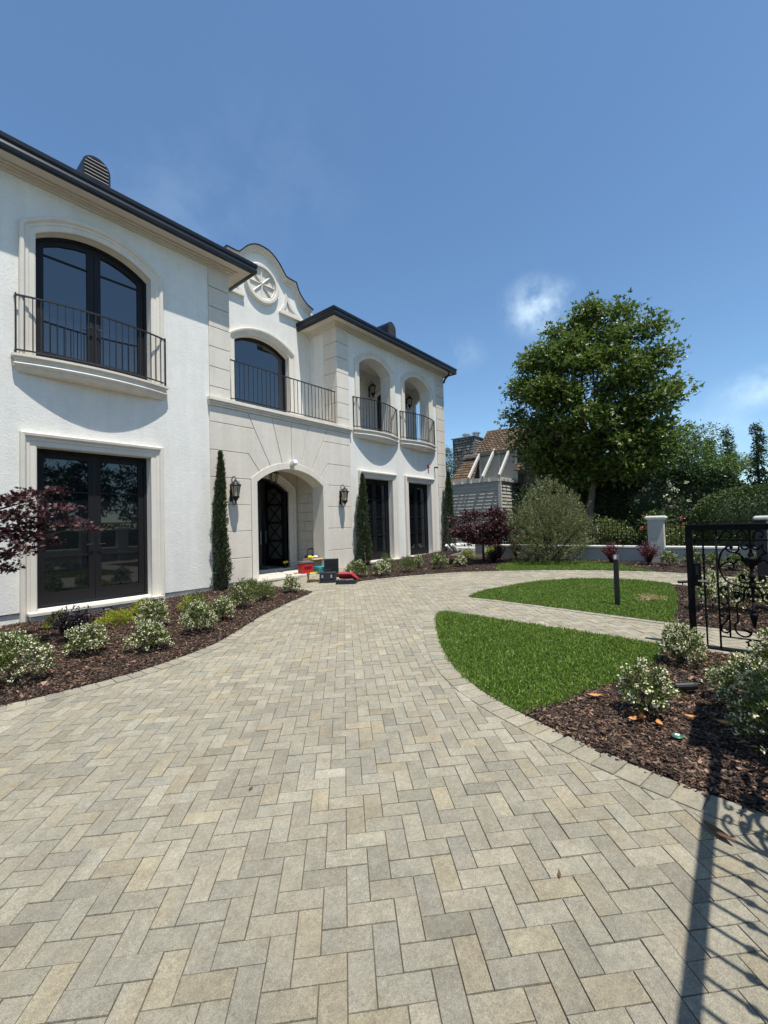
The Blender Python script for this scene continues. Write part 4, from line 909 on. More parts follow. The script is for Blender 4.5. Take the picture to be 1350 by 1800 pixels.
def shingles(name, P0, P1, P2, P3, rows, cols):
    """P0-P1 eave (left to right seen from outside), P3-P2 ridge; separate overlapping shingles"""
    P0, P1, P2, P3 = (np.array(p, float) for p in (P0, P1, P2, P3)); nrm = np.cross(P1-P0, P3-P0); nrm /= np.linalg.norm(nrm)
    if nrm[2] < 0: nrm = -nrm
    V = []; F = []; Cc = []
    for r in range(rows):
        a, b = r/rows, (r+1.15)/rows; b = min(b, 1); o = (r % 2)*.5
        for c_ in range(-1, cols+1):
            u0, u1 = np.clip((c_+o)/cols, 0, 1), np.clip((c_+1+o)/cols, 0, 1)
            if u1-u0 < .001: continue
            f = lambda u, v: (P0*(1-u)+P1*u)*(1-v)+(P3*(1-u)+P2*u)*v
            g_ = .004; jj = random.uniform(-.12, .12)/rows
            q = [f(u0+g_, a+jj)+nrm*.045, f(u1-g_, a+jj)+nrm*.045, f(u1-g_, b)+nrm*.01, f(u0+g_, b)+nrm*.01, f(u0+g_, a+jj), f(u1-g_, a+jj)]
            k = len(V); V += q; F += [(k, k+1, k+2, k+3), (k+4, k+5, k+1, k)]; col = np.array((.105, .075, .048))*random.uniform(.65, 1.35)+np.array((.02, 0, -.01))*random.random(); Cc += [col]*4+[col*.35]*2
    k = len(V); V += [P0-nrm*.02, P1-nrm*.02, P2-nrm*.02, P3-nrm*.02]; F.append((k, k+1, k+2, k+3)); Cc += [np.array((.05, .04, .03))]*4
    return link(name, fastmesh(name, V, F, np.array(Cc)), M['shingle'], nb)
shingles('shingle_roof', (20.35, 10.35, 5.12), (20.35, 5.3, 5.0), (22.3, 5.6, 6.45), (22.3, 10.62, 6.62), 12, 26)
shingles('shingle_roof', (19.25, 11.35, 3.62), (19.25, 9.98, 3.62), (20.6, 10.28, 5.05), (20.6, 11.0, 5.05), 10, 7)
shingles('shingle_roof', (20.2, 8.30, 3.98), (20.2, 5.3, 3.98), (20.9, 5.3, 5.0), (20.9, 8.30, 5.0), 7, 16)
MB().box(20.2, 20.4, 10.2, 11.0, 4.98, 5.06).build('ridge_flashing', M['whitewood'], nb)
MB().add([(20.4, 5.3, 4.9), (25, 5.3, 4.9), (25, 10.6, 4.9), (20.4, 10.6, 4.9), (22.3, 5.6, 6.4), (22.3, 10.62, 6.55)], [(3, 0, 4, 5), (0, 1, 4), (1, 2, 5, 4), (2, 3, 5), (3, 2, 1, 0)]).build('rear_roof', M['shingle'], nb)
chm = MB().box(21.4, 22.9, 11.0, 12.35, .3, 6.25).build('chimney', M['rock'], nb)
V = []; F = []; Cc = []
for face, (a0, a1) in (('x', (11.0, 12.35)), ('y', (21.4, 22.9))):   # irregular fieldstones on the two visible faces
    z = 3.5
    while z < 6.2:
        h_ = random.uniform(.10, .2); a = a0
        while a < a1-.02:
            l_ = min(random.uniform(.12, .34), a1-a); k = len(V); g_ = .012; d = random.uniform(.015, .05); z1 = min(z+h_, 6.24)-g_; cc_ = [(a+g_, z+g_), (a+l_-g_, z+g_+random.uniform(0, .03)), (a+l_-g_*2, z1-random.uniform(0, .03)), (a+g_*2, z1)]
            for dd, sh in ((0, 1), (d, .82)):
                m0 = sum(p[0] for p in cc_)/4; m1 = sum(p[1] for p in cc_)/4
                for p in cc_:
                    u, v = m0+(p[0]-m0)*sh, m1+(p[1]-m1)*sh; V.append((21.4-dd, u, v) if face == 'x' else (u, 11.0-dd, v))
            F += [(k+4, k+5, k+6, k+7)]+[(k+i, k+(i+1) % 4, k+4+(i+1) % 4, k+4+i) for i in range(4)]; Cc += [np.array((.30, .285, .25))*random.uniform(.5, 1.25)]*8; a += l_
        z += h_
link('chimney_stones', fastmesh('chimney_stones', V, F, np.array(Cc)), M['rock'], nb)
MB().box(21.33, 22.97, 10.93, 12.42, 6.251, 6.30).build('chimney_cap', M['galv'], nb)
for y in (11.12, 11.75): MB().lathe([(.17, 0), (.17, .18), (.25, .19), (.25, .23), (.12, .30)], (21.9, y, 6.301), 14).build('chimney_pot', M['galv'], nb)
a_ = chm.data.attributes.new('tint', 'FLOAT_COLOR', 'POINT'); a_.data.foreach_set('color', [.09, .085, .075, 1]*len(chm.data.vertices))
for o_ in nb.children:
    if o_.name.startswith('rear_roof'):
        a_ = o_.data.attributes.new('tint', 'FLOAT_COLOR', 'POINT'); a_.data.foreach_set('color', [.15, .10, .06, 1]*len(o_.data.vertices))

# ---------------------------------------------------------------- plants
def rdir(n, up=0.0):
    D = rng.normal(0, 1, (n, 3)); D[:, 2] += up; return norm(D)
def leafmesh(name, P, D, L, wd, m, parent, lobes=1, spread=.9, fold=.12, flat=0.0):
    """leaves based at P along D; lobes > 1 gives a palmate leaf"""
    n = len(P); side = norm(np.cross(D, rng.normal(0, 1, (n, 3)))) if not flat else norm(np.cross(D, np.c_[rng.normal(0, flat, (n, 2)), np.ones(n)]))
    Vs = []; Fs = []; k = 0
    for i in range(lobes):
        a = 0 if lobes == 1 else (i/(lobes-1)-.5)*2*spread; s = 1 if lobes == 1 else 1-.42*abs(a)/spread
        d = D*math.cos(a)+side*math.sin(a); w_ = side*math.cos(a)-D*math.sin(a)
        V, F = quads(P, norm(d), norm(w_), L*s, wd*(1 if lobes == 1 else .95), fold); Vs.append(V); Fs.append(F+k); k += len(V)
    return link(name, fastmesh(name, np.concatenate(Vs), np.concatenate(Fs)), m, parent)
def tips_on(c, rad, n, up=.35, lump=.18, inner=.25, low=.12):
    """points over a lumpy dome"""
    D = rdir(n, up); D[:, 2] = np.where(D[:, 2] < -low, -D[:, 2]*.5, D[:, 2]); D = norm(D)
    ph = rng.uniform(0, 6, 6)
    lum = 1+lump*(np.sin(D[:, 0]*4+ph[0])*np.sin(D[:, 1]*4+ph[1])+.7*np.sin(D[:, 2]*6+D[:, 0]*5+ph[2]))+rng.normal(0, .05, n)
    f = np.where(rng.random(n) < inner, rng.uniform(.45, .9, n), rng.uniform(.88, 1.06, n))*lum
    return np.array(c)+D*f[:, None]*np.array(rad), D
def shrub(kind, x, y, r, h, label, group, cat='shrub'):
    z = gz(x)+.02; o = tag(empty({'w': 'flowering_shrub', 'm': 'flowering_shrub', 'd': 'flowering_shrub', 'g': 'green_shrub', 'c': 'chartreuse_shrub', 'p': 'dark_leaved_shrub', 'b': 'burgundy_shrub'}[kind], (x, y, z)), label, cat, group)
    if kind in 'wmg': r *= .77
    c = (x, y, z+h*.28); rad = (r, r, h*.72); near = x < 5.2
    st = MB()
    for i in range(7):
        a = random.uniform(0, 6.28); e = (x+math.cos(a)*r*.55, y+math.sin(a)*r*.55, z+h*random.uniform(.45, .8)); st.tube([(x, y, z-.02), ((x+e[0])/2+random.uniform(-.02, .02), (y+e[1])/2, z+h*.3), e], [.006, .005, .002], 4)
    st.build('stems', M['darkbark'], o)
    if kind in 'wmdg':
        nt = int((420 if near else 300)*(r/.25)**1.3); T, D = tips_on(c, rad, nt, .3)
        per = 7; P = np.repeat(T, per, 0)+rng.normal(0, .016, (nt*per, 3)); Dl = norm(np.repeat(D, per, 0)*.8+rng.normal(0, .6, (nt*per, 3))+[0, 0, .35])
        thin = kind == 'g'
        L = rng.uniform(.022, .040, len(P))*(1.25 if thin else 1)*(1 if near else 1.2); leafmesh('foliage', P, Dl, L, L*(.22 if thin else .48), M['leafG'], o)
        if kind != 'g':
            frac = {'w': .78, 'd': .42, 'm': .24}[kind]; ok = (D[:, 2] > -.15) & (rng.random(nt) < frac) & (np.linalg.norm((T-np.array(c))/np.array(rad), axis=1) > .85)
            Tf, Df = T[ok], D[ok]; q = 8; Pf = np.repeat(Tf+Df*.014, q, 0)+rng.normal(0, .0105, (len(Tf)*q, 3)); Lf = rng.uniform(.011, .020, len(Pf))*(1 if near else 1.25)
            leafmesh('blossoms', Pf, norm(np.repeat(Df, q, 0)*.4+rng.normal(0, .8, (len(Pf), 3))), Lf, Lf*.95, M['flower'], o, fold=.2)
    elif kind == 'c':
        nt = int(260*(r/.22)); T, D = tips_on((x, y, z+h*.15), (r, r, h*.8), nt, .8); P = np.repeat(T, 6, 0)+rng.normal(0, .014, (nt*6, 3)); Dl = norm(np.repeat(D, 6, 0)+rng.normal(0, .6, (len(P), 3))+[0, 0, .6])
        L = rng.uniform(.022, .04, len(P)); leafmesh('foliage', P, Dl, L, L*.4, M['leafY'], o)
    else:   # upright arching stems clothed in leaves
        ns = int((34 if kind == 'b' else 46)*(r/.25)**1.2); P = []; Dd = []
        for i in range(ns):
            a = random.uniform(0, 6.28); le = random.uniform(.2, 1.0)*r; hh = h*random.uniform(.6, 1.05)*(1-.25*le/r)
            for t_ in np.linspace(.15, 1, 26):
                P.append((x+math.cos(a)*le*t_**1.4, y+math.sin(a)*le*t_**1.4, z+hh*t_)); Dd.append((math.cos(a)*.5, math.sin(a)*.5, .8))
        P = np.repeat(np.array(P), 2, 0)+rng.normal(0, .012, (len(P)*2, 3)); Dl = norm(np.repeat(np.array(Dd), 2, 0)*.6+rng.normal(0, .6, (len(P), 3)))
        L = rng.uniform(.03, .06, len(P)); leafmesh('foliage', P, Dl, L, L*(.42 if kind == 'b' else .35), M['leafB' if kind == 'b' else 'leafK'], o)
    return o
GW, GB, GR = 'white flowering shrubs in the left bed', 'shrubs in the right bed', 'shrubs round the lawns'
for a in [('w', .95, 5.52, .30, .46, 'large white flowering shrub at the left picture edge, nearest the paving', GW), ('w', 1.68, 6.02, .23, .34, 'round white flowering shrub in front of the near-black bush', GW),
 ('w', 2.21, 5.55, .25, .32, 'low white flowering shrub close to the paving, below the step light', GW), ('w', 2.72, 6.75, .25, .38, 'white flowering shrub with a yellow shrub behind it, below the left sill', GW),
 ('w', 2.95, 5.80, .25, .40, 'white flowering shrub touching the paving in the middle of the left bed', GW), ('w', 3.50, 6.15, .19, .32, 'small white flowering shrub just right of the middle one', GW),
 ('m', 4.19, 6.72, .25, .43, 'green shrub with few white flowers at the foot of the tall left cypress', GW), ('g', 4.82, 6.95, .23, .34, 'plain green shrub next to the pointed end of the left bed', GW),
 ('w', 5.60, 7.15, .18, .32, 'white flowering shrub at the tip of the bed beside the entrance step', GW), ('g', 5.05, 7.7, .22, .30, 'green shrub against the entrance step', GW),
 ('c', 2.49, 7.40, .23, .20, 'low chartreuse shrub alone on the mulch under the left door sill', 'chartreuse shrubs'), ('c', 1.86, 8.05, .14, .22, 'small chartreuse shrub behind the near-black bush', 'chartreuse shrubs'),
 ('c', 3.04, 7.85, .18, .24, 'chartreuse shrub half hidden behind a white flowering shrub', 'chartreuse shrubs'), ('c', 3.62, 7.25, .22, .26, 'yellow green shrub behind the middle white shrubs', 'chartreuse shrubs'), ('g', 3.45, 6.85, .20, .32, 'green shrub in front of the yellow green one', GW),
 ('p', 1.78, 6.95, .34, .46, 'upright near-black leaved bush under the tall left door', 'dark shrubs'), ('g', .98, 7.05, .18, .30, 'dark green shrub cut by the left picture edge', GW),
 ('m', 7.90, 7.42, .34, .38, 'wide green shrub with white flowers right of the tool cases', GB), ('w', 8.35, 7.0, .27, .33, 'white flowering shrub at the front of the right bed', GB),
 ('g', 9.0, 7.35, .24, .42, 'taller green shrub under the first right door', GB), ('g', 9.15, 6.75, .27, .38, 'broad green shrub at the paving edge under the first right door', GB),
 ('w', 9.94, 6.95, .14, .34, 'small white flowering shrub between the two right doors', GB), ('m', 10.0, 6.3, .27, .35, 'green shrub with white flowers under the second right door', GB),
 ('w', 10.62, 6.0, .20, .28, 'white flowering shrub at the corner of the right bed', GB), ('g', 10.9, 6.9, .25, .33, 'green shrub at the foot of the farthest cypress', GB),
 ('c', 12.4, 6.75, .24, .28, 'yellow green shrub left of the dark red tree trunk', 'chartreuse shrubs'), ('c', 13.0, 6.2, .22, .30, 'yellow green shrub right of the dark red tree trunk', 'chartreuse shrubs'), ('p', 11.7, 5.5, .30, .38, 'near-black low bush beside the dark red tree trunk', 'dark shrubs'),
 ('w', 3.55, .55, .175, .36, 'white flowering shrub with fallen orange leaves at its foot', GR), ('w', 4.86, .44, .20, .34, 'white flowering shrub at the corner of the lawn and the garden gate', GR),
 ('w', 4.10, -.04, .27, .32, 'white flowering shrub behind the black spotlight', GR), ('d', 3.42, -.20, .25, .46, 'big shaded shrub with sparse white flowers at the right picture edge', GR), ('w', 4.75, -.22, .20, .36, 'white flowering shrub in front of the gate at the right picture edge', GR),
 ('w', 7.55, .30, .25, .50, 'white flowering shrub seen through the left bars of the garden gate', GR), ('w', 7.60, -.06, .25, .46, 'white flowering shrub seen through the scrollwork of the gate', GR), ('w', 7.85, -.45, .25, .46, 'white flowering shrub seen through the right side of the gate', GR),
 ('m', 12.55, 1.30, .20, .30, 'small green shrub at the foot of the tall wall pillar', GR), ('m', 12.35, .80, .24, .36, 'green shrub against the wall left of the garden gate', GR), ('m', 12.2, .42, .20, .33, 'green shrub against the wall seen between the gate bars', GR),
 ('m', 12.0, .05, .22, .36, 'green shrub against the wall seen behind the gate scrolls', GR), ('m', 11.9, -.3, .24, .36, 'green shrub against the wall behind the black post', GR),
 ('b', 12.55, 2.57, .30, .62, 'spiky burgundy shrub against the wall, behind the bollard', 'burgundy shrubs'), ('b', 12.55, 1.74, .29, .60, 'spiky burgundy shrub at the left foot of the tall pillar', 'burgundy shrubs'),
 ('b', 12.35, 5.62, .20, .62, 'burgundy shrub between the dark red tree and the olive shrub', 'burgundy shrubs'), ('b', 12.8, 5.28, .20, .78, 'taller burgundy shrub against the olive shrub', 'burgundy shrubs')]:
    shrub(*a[:6], a[6])
def cypress(x, y, r, z1, label):
    z0 = gz(x); o = tag(empty('italian_cypress', (x, y, z0)), label, 'cypress', 'columnar cypresses against the facade')
    MB().tube([(x, y, z0-.05), (x, y, z0+(z1-z0)*.8)], [.035, .012], 6).build('trunk', M['darkbark'], o)
    n = 5200; t_ = rng.uniform(0, 1, n)**.9; prof = np.interp(t_, [0, .04, .14, .3, .5, .75, .9, 1], [.7, 1.0, 1.12, .95, .82, .58, .30, .03])
    a = rng.uniform(0, 6.283, n); lump = 1+.15*np.sin(a*3+t_*17)+.16*np.sin(a*5-t_*31)+.10*np.sin(a*2+t_*55)+rng.normal(0, .09, n)
    rr = r*prof*lump*np.where(rng.random(n) < .3, rng.uniform(.3, .9, n), 1)
    P = np.c_[x+np.cos(a)*rr+.02*np.sin(t_*9), y+np.sin(a)*rr, z0+.03+(z1-z0-.05)*t_]; D = norm(np.c_[np.cos(a)*.38, np.sin(a)*.38, np.ones(n)]+rng.normal(0, .22, (n, 3)))
    P = np.repeat(P, 3, 0)+rng.normal(0, .012, (3*n, 3)); D = norm(np.repeat(D, 3, 0)+rng.normal(0, .25, (3*n, 3))); L = rng.uniform(.04, .085, 3*n)
    leafmesh('foliage', P, D, L, L*.22, M['leafC'], o)
cypress(5.10, 8.95, .135, 3.24, 'slender dark cypress left of the entrance arch'); cypress(9.80, 8.90, .18, 3.08, 'slender dark cypress left of the first right door'); cypress(14.92, 8.88, .20, 3.55, 'slender dark cypress at the far corner of the house')
def tree(name, base, trunk, blobs, n, L0, wr, mname, label, cat='tree', group=None, lobes=1, limbs=True, barkm='bark', r0=.14, up=.2, droop=0, shell=(.62, 1.05), tilt=.5, sub=None):
    """trunk: list of point lists; blobs: (x, y, z, rx, ry, rz) clumps of foliage, each split into smaller tufts"""
    o = tag(empty(name, base), label, cat, group); t_ = MB()
    for tr in trunk:
        q = smoothline(tr, 4); t_.tube(q, [r0*(1-.75*i/(len(q)-1)) for i in range(len(q))], 8)
    if limbs:
        for b in blobs[::2]:
            s = Vector(trunk[random.randrange(len(trunk))][-1]); s0 = Vector(trunk[0][-2])*.4+s*.6; e = Vector(b[:3]); m_ = (s0+e)/2+Vector((0, 0, -.15)); t_.tube(smoothline([tuple(s0), tuple(m_), tuple(e)], 3), [r0*.3*(1-.8*i/6) for i in range(7)], 5)
    t_.build('trunk', M[barkm], o, smooth=True)
    vol = np.array([b[3]*b[4]*b[5] for b in blobs])**.67; cnt = (n*vol/vol.sum()).astype(int); P = []; D = []
    for b, c_ in zip(blobs, cnt):
        d = rdir(c_, up); f = rng.uniform(*shell, c_); f = np.where(rng.random(c_) < .15, f*.6, f)
        ph = rng.uniform(0, 6, 3); lum = 1+.16*np.sin(d[:, 0]*7+ph[0])*np.sin(d[:, 1]*7+ph[1])+.10*np.sin(d[:, 2]*9+ph[2])
        P.append(np.array(b[:3])+d*(f*lum)[:, None]*np.array(b[3:])); D.append(norm(d*.6+rng.normal(0, tilt, (c_, 3))+[0, 0, -droop]))
    P = np.concatenate(P); D = np.concatenate(D); L = rng.uniform(.65, 1.2, len(P))*L0
    leafmesh('foliage', P, D, L, L*wr, M[mname], o, lobes=lobes, flat=0 if lobes == 1 else .55)
    return o
def crown(c, rad, n, r, zbias=0, cut=None, squash=.8, seed=1):
    """clumps spread over and inside an ellipsoid"""
    g_ = np.random.default_rng(seed); out = []
    while len(out) < n:
        d = g_.normal(0, 1, 3); d /= np.linalg.norm(d); f = g_.uniform(.35, .86)**.6; p = np.array(c)+d*f*np.array(rad)
        if cut and cut(p): continue
        if all(np.linalg.norm(p-np.array(q[:3])) > r*.55 for q in out) or g_.random() < .02:
            k = r*g_.uniform(.7, 1.2); out.append((*p, k, k, k*squash))
    return out
zs_ = .35
SY = crown((17.0, 4.1, 5.75), (2.4, 2.8, 3.3), 120, .56, squash=.62, seed=5)
SY += [(17, y_, z_, .75, .75, .5) for y_, z_ in ((3.9, 9.1), (5.0, 8.6), (2.9, 8.7), (2.0, 7.9), (6.0, 7.8), (1.7, 6.9), (6.6, 6.8), (1.6, 5.7), (2.0, 3.6), (2.9, 3.2), (4.3, 3.1), (5.4, 3.3), (6.0, 3.8), (1.9, 4.4), (4.4, 8.3), (3.3, 8.0))]
SY += [(16.4, 1.9, 4.0, .8, .9, .6), (16.3, 2.3, 3.3, .7, .8, .45), (16.5, 6.6, 5.6, .7, .7, .5), (16.8, 6.4, 4.6, .7, .7, .5), (17, 4.0, 9.0, .6, .6, .5), (16.3, 5.6, 3.9, .8, .9, .5), (16.3, 1.6, 5.3, .7, .5, .6)]
tree('sycamore_tree', (17, 4.2, zs_), [[(17.0, 4.30, .3), (17.0, 4.15, 1.7), (17.0, 3.93, 3.2), (17.0, 3.7, 5.0)], [(17.3, 4.85, .3), (17.25, 4.78, 1.8), (17.2, 4.75, 3.1), (17.1, 5.0, 5.0)]], SY, 40000, .165, .40, 'leafS', 'tall full leafed tree with two pale trunks behind the garden wall', lobes=3, r0=.17, shell=(.3, 1.15), tilt=.6)
TS = [((20.5, 2.2, 3.7), (1.3, 1.7, 1.8), 26, 'leafL', 'bright green feathery tree to the right of the tall tree', 11, 'tree'),
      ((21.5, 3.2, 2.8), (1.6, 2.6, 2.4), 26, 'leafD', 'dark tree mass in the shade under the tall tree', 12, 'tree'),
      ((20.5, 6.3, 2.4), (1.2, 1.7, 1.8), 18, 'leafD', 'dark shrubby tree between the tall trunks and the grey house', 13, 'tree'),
      ((22.5, .9, 3.0), (1.3, 1.2, 1.2), 12, 'leafL', 'lower bright green bush beyond the clipped hedge', 14, 'tree'),
      ((26, 15.6, 3.6), (1.6, 1.6, 3.6), 22, 'leafD', 'dark green tree between the white house and the stone chimney', 15, 'tree')]
for c_, rd, nb_, mt, lb, sd, ct in TS:
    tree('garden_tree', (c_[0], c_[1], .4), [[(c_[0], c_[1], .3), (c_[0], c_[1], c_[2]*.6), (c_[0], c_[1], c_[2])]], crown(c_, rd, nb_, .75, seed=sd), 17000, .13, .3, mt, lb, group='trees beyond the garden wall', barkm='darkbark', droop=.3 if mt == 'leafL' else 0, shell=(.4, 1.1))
for i, (x, y, z1, w_, lb) in enumerate([(25, .85, 4.75, .5, 'thin upright evergreen tree, first right of the feathery tree'), (25, .15, 5.1, .55, 'upright evergreen tree with a tufted tip, second right of the feathery tree'), (25, -.85, 5.2, .8, 'broad upright evergreen at the right picture edge'), (25, -2.4, 4.6, .9, 'upright evergreen beyond the right picture edge')]):
    bl = [(x+random.uniform(-.2, .2), y+random.uniform(-w_, w_)*.8*(1-k/9), 1.2+(z1-1.2)*k/8, .50*(1.2-k/10), .50*(1.2-k/10), .34) for k in range(9) for _ in range(2)]
    tree('evergreen_tree', (x, y, .4), [[(x, y, .3), (x, y, z1*.6), (x, y, z1-.2)]], bl, 6500, .13, .40, 'leafD', lb, group='upright evergreens on the horizon', barkm='darkbark', r0=.08, shell=(.3, 1.1), up=.5)
# japanese maples
def maple(x, y, crown_c, rad, nb_, n, L0, label, trunk, seed, rb=.28):
    tree('japanese_maple', (x, y, gz(x)), trunk, crown(crown_c, rad, nb_, rb, squash=.55, seed=seed), n, L0, .26, 'leafP', label, group='dark red maples', lobes=5, barkm='darkbark', r0=.045, shell=(.35, 1.1), up=.1, tilt=.55)
maple(11.7, 5.80, (11.75, 5.88, 1.32), (.80, .98, .62), 46, 9000, .07, 'small round dark red tree standing in the bed past the house corner', [[(11.75, 5.85, .25), (11.76, 5.87, .7), (11.75, 5.85, 1.1)]], 21)
LM = [(x_, 7.2+random.uniform(-.45, .35), z_, r_, r_*.8, r_*.32) for x_, z_, r_ in [(.1, 1.95, .34), (.5, 1.98, .30), (.85, 1.96, .26), (1.15, 1.92, .20), (1.5, 2.06, .22), (1.72, 2.12, .16), (1.3, 1.75, .22), (.9, 1.74, .26), (.4, 1.72, .34), (1.65, 1.84, .20), (1.85, 1.64, .17), (1.98, 1.56, .11), (1.5, 1.60, .20), (1.15, 1.52, .26), (.7, 1.50, .30), (.1, 1.45, .36), (1.2, 1.34, .17), (.9, 1.24, .25), (.45, 1.22, .26), (1.1, 1.10, .14), (.0, 1.1, .3), (.75, 1.02, .18), (1.62, 1.40, .12), (.95, 1.90, .18), (2.0, 1.60, .09), (1.2, 1.95, .2), (1.3, 1.62, .2), (1.25, 1.45, .2), (1.35, 1.85, .17), (1.2, 1.22, .2), (1.45, 1.72, .17), (1.4, 1.48, .16), (1.15, 1.75, .2), (1.25, 1.05, .13), (1.35, 1.3, .14)]]
tree('japanese_maple', (-.3, 7.25, 0), [[(-.3, 7.25, 0), (-.25, 7.2, .6), (.05, 7.2, 1.1), (.6, 7.2, 1.5)], [(-.25, 7.2, .5), (.5, 7.2, .95), (1.1, 7.2, 1.25), (1.5, 7.2, 1.55)], [(.0, 7.2, 1.1), (.6, 7.15, 1.6), (1.4, 7.2, 1.95)]], LM, 5400, .060, .25, 'leafP', 'airy dark red maple reaching in from the left picture edge', group='dark red maples', lobes=5, barkm='darkbark', r0=.028, shell=(.1, 1.25), up=.1, tilt=.4)
# olive-grey big shrub
def bigshrub(x, y, r, h, label):
    z = gz(x); o = tag(empty('olive_shrub', (x, y, z)), label, 'shrub'); nt = 1000; T, D = tips_on((x, y, z+h*.44), (r, r, h*.56), nt, .1, lump=.20, inner=.45, low=.95)
    st = MB(); 
    for i in range(14):
        k = random.randrange(nt); st.tube([(x, y, z), tuple((T[k]+np.array((x, y, z)))/2), tuple(T[k])], [.02, .014, .004], 5)
    st.build('stems', M['darkbark'], o); per = 36; up = norm(D*.8+np.array([0, 0, .7])+rng.normal(0, .25, D.shape)); s = rng.uniform(-.22, .12, (nt, per))
    P = (T[:, None]+up[:, None]*s[..., None]).reshape(-1, 3)+rng.normal(0, .018, (nt*per, 3)); Dl = norm(np.repeat(up, per, 0)+rng.normal(0, .5, (nt*per, 3))); L = rng.uniform(.04, .085, len(P))
    leafmesh('foliage', P, Dl, L, L*.20, M['leafO'], o)
bigshrub(12.5, 4.15, 1.08, 2.05, 'large grey green feathery shrub in front of the garden wall')
# clipped hedge: a rounded block clothed in leaves
def hedge(name, x0, x1, y0, y1, z0, z1, n, label, rnd=.55, m='leafH', L0=.07):
    o = tag(empty(name, ((x0+x1)/2, (y0+y1)/2, z0)), label, 'hedge'); c = np.array([(x0+x1)/2, (y0+y1)/2, z0]); hf = np.array([(x1-x0)/2, (y1-y0)/2, z1-z0])
    core = MB(); rings = []
    for t_ in np.linspace(0, 1, 7):
        k = 1-.25*t_**4; zz_ = z0+(z1-z0-.3)*t_; rings.append([(c[0]+math.copysign(abs(math.cos(a))**.4, math.cos(a))*(hf[0]-.22)*k, c[1]+math.copysign(abs(math.sin(a))**.4, math.sin(a))*(hf[1]-.25)*k, zz_) for a in np.linspace(0, 2*math.pi, 25)[:-1]])
    core.rings(rings, closed=True, cap=True); core.build('hedge_branches', M['leafC'], o)
    D = rng.normal(0, 1, (n, 3)); D = D/np.max(np.abs(D)**4, axis=1, keepdims=True)**.25; p_ = 4.0
    D = D/((np.abs(D)**p_).sum(1, keepdims=True))**(1/p_); D[:, 2] = np.abs(D[:, 2]); P = c+D*hf*(rng.uniform(.90, 1.01, (n, 1)) if L0 > .08 else rng.uniform(.965, 1.0, (n, 1))); Nn = norm(np.sign(D)*np.abs(D)**3/hf)
    L = rng.uniform(.6, 1.2, n)*L0; leafmesh('foliage', P, norm(Nn*.5+rng.normal(0, .6, (n, 3))), L, L*.45, M[m], o); return o
hedge('clipped_hedge', 15.2, 17.4, -3.6, 1.12, .35, 2.32, 60000, 'large clipped hedge with a rounded top beyond the wall', L0=.065)
hedge('tall_hedge', 19.0, 20.2, -.6, 7.6, .35, 3.3, 30000, 'tall unclipped hedge behind the sycamore, its shade put into dark leaf colour', m='leafD', L0=.17)  # dark leaf colour stands in for the deep shade beneath the tree
for (c_, rd, mt, fl, lb, sd) in [((15.6, 1.75, 1.05), (.6, .55, .75), 'leafG', 'pink', 'rose bush with pink flowers behind the fence right of the tall pillar', 31), ((17.2, 1.9, 2.0), (.7, .8, .8), 'leafD', 'flower', 'dark bush with white roses left of the clipped hedge', 32), ((15.2, 3.2, .9), (.6, .8, .6), 'leafG', None, 'green bush behind the iron fence between the trunks and the pillar', 33), ((15.0, 6.0, 1.1), (.6, .8, .85), 'leafD', None, 'dark bush behind the fence left of the olive shrub', 34)]:
    o = tree('garden_bush', (c_[0], c_[1], .35), [[(c_[0], c_[1], .3), (c_[0], c_[1], c_[2]*.7), c_]], crown(c_, rd, 12, .35, seed=sd), 3600, .075, .4, mt, lb, cat='bush', group='bushes beyond the fence', barkm='darkbark', r0=.03)
    if fl:
        nb_f = 9 if fl == 'pink' else 26; T, D = tips_on(c_, rd, nb_f, .4); P = np.repeat(T, 14, 0)+rng.normal(0, .028, (nb_f*14, 3)); L = rng.uniform(.03, .06, len(P)); leafmesh('blossoms', P, rdir(len(P), .3), L, L*.9, M[fl], o)
# trees on the street side (mirrored in the window glass, and shading nothing in view)
for x, y, r_, h_, lb, sd in [(5.5, -9.0, 3.6, 4.4, 'street tree behind the camera, mirrored in the left door glass', 41), (13.5, -9.5, 3.8, 4.4, 'street tree behind the camera, mirrored in the right door glass', 42), (-3, -9, 2.6, 5.0, 'street tree far behind the camera', 43)]:
    tree('street_tree', (x, y, 0), [[(x, y, 0), (x, y, 2), (x, y, h_-1)]], crown((x, y, h_), (r_, r_, r_*.9), 22, 1.1, seed=sd), 11000, .30, .45, 'leafD', lb, group='street trees')
hedge('street_hedge', -9, 12, -5.4, -4.2, 0, 1.9, 14000, 'long clipped hedge along the street wall behind the camera', L0=.14)

# ---------------------------------------------------------------- lights, tools and litter
o = tag(empty('bollard_light', (7.22, 1.425, gz(7.22))), 'slim black square bollard light standing in the island lawn', 'bollard')
MB().box(-.032, .032, -.032, .032, -.05, .70).build('bollard_post', M['black'], o, local=True, bevel=.003)
MB().box(-.033, .033, -.033, .033, .7001, .775).build('lamp_head', M['greyp'], o, local=True, bevel=.003); MB().lathe([(.012, 0), (.012, .004)], (0, 0, .7751), 10).box(-.038, -.0335, -.016, .016, .715, .765).build('lamp_lens', M['lens'], o, local=True)
def spot(x, y, rz, lb, s=1):
    o = tag(empty('garden_spotlight', (x, y, gz(x)+.02), rz), lb, 'spotlight', 'black garden spotlights')
    MB().tube([(0, 0, -.02), (0, 0, .04*s)], .010, 6).build('stake', M['black'], o, local=True)
    MB().tube([(-.085*s, 0, .045*s), (-.07*s, 0, .05*s), (.055*s, 0, .06*s), (.085*s, 0, .062*s)], [.018*s, .030*s, .031*s, .026*s], 12).build('lamp_barrel', M['black'], o, local=True, smooth=False)
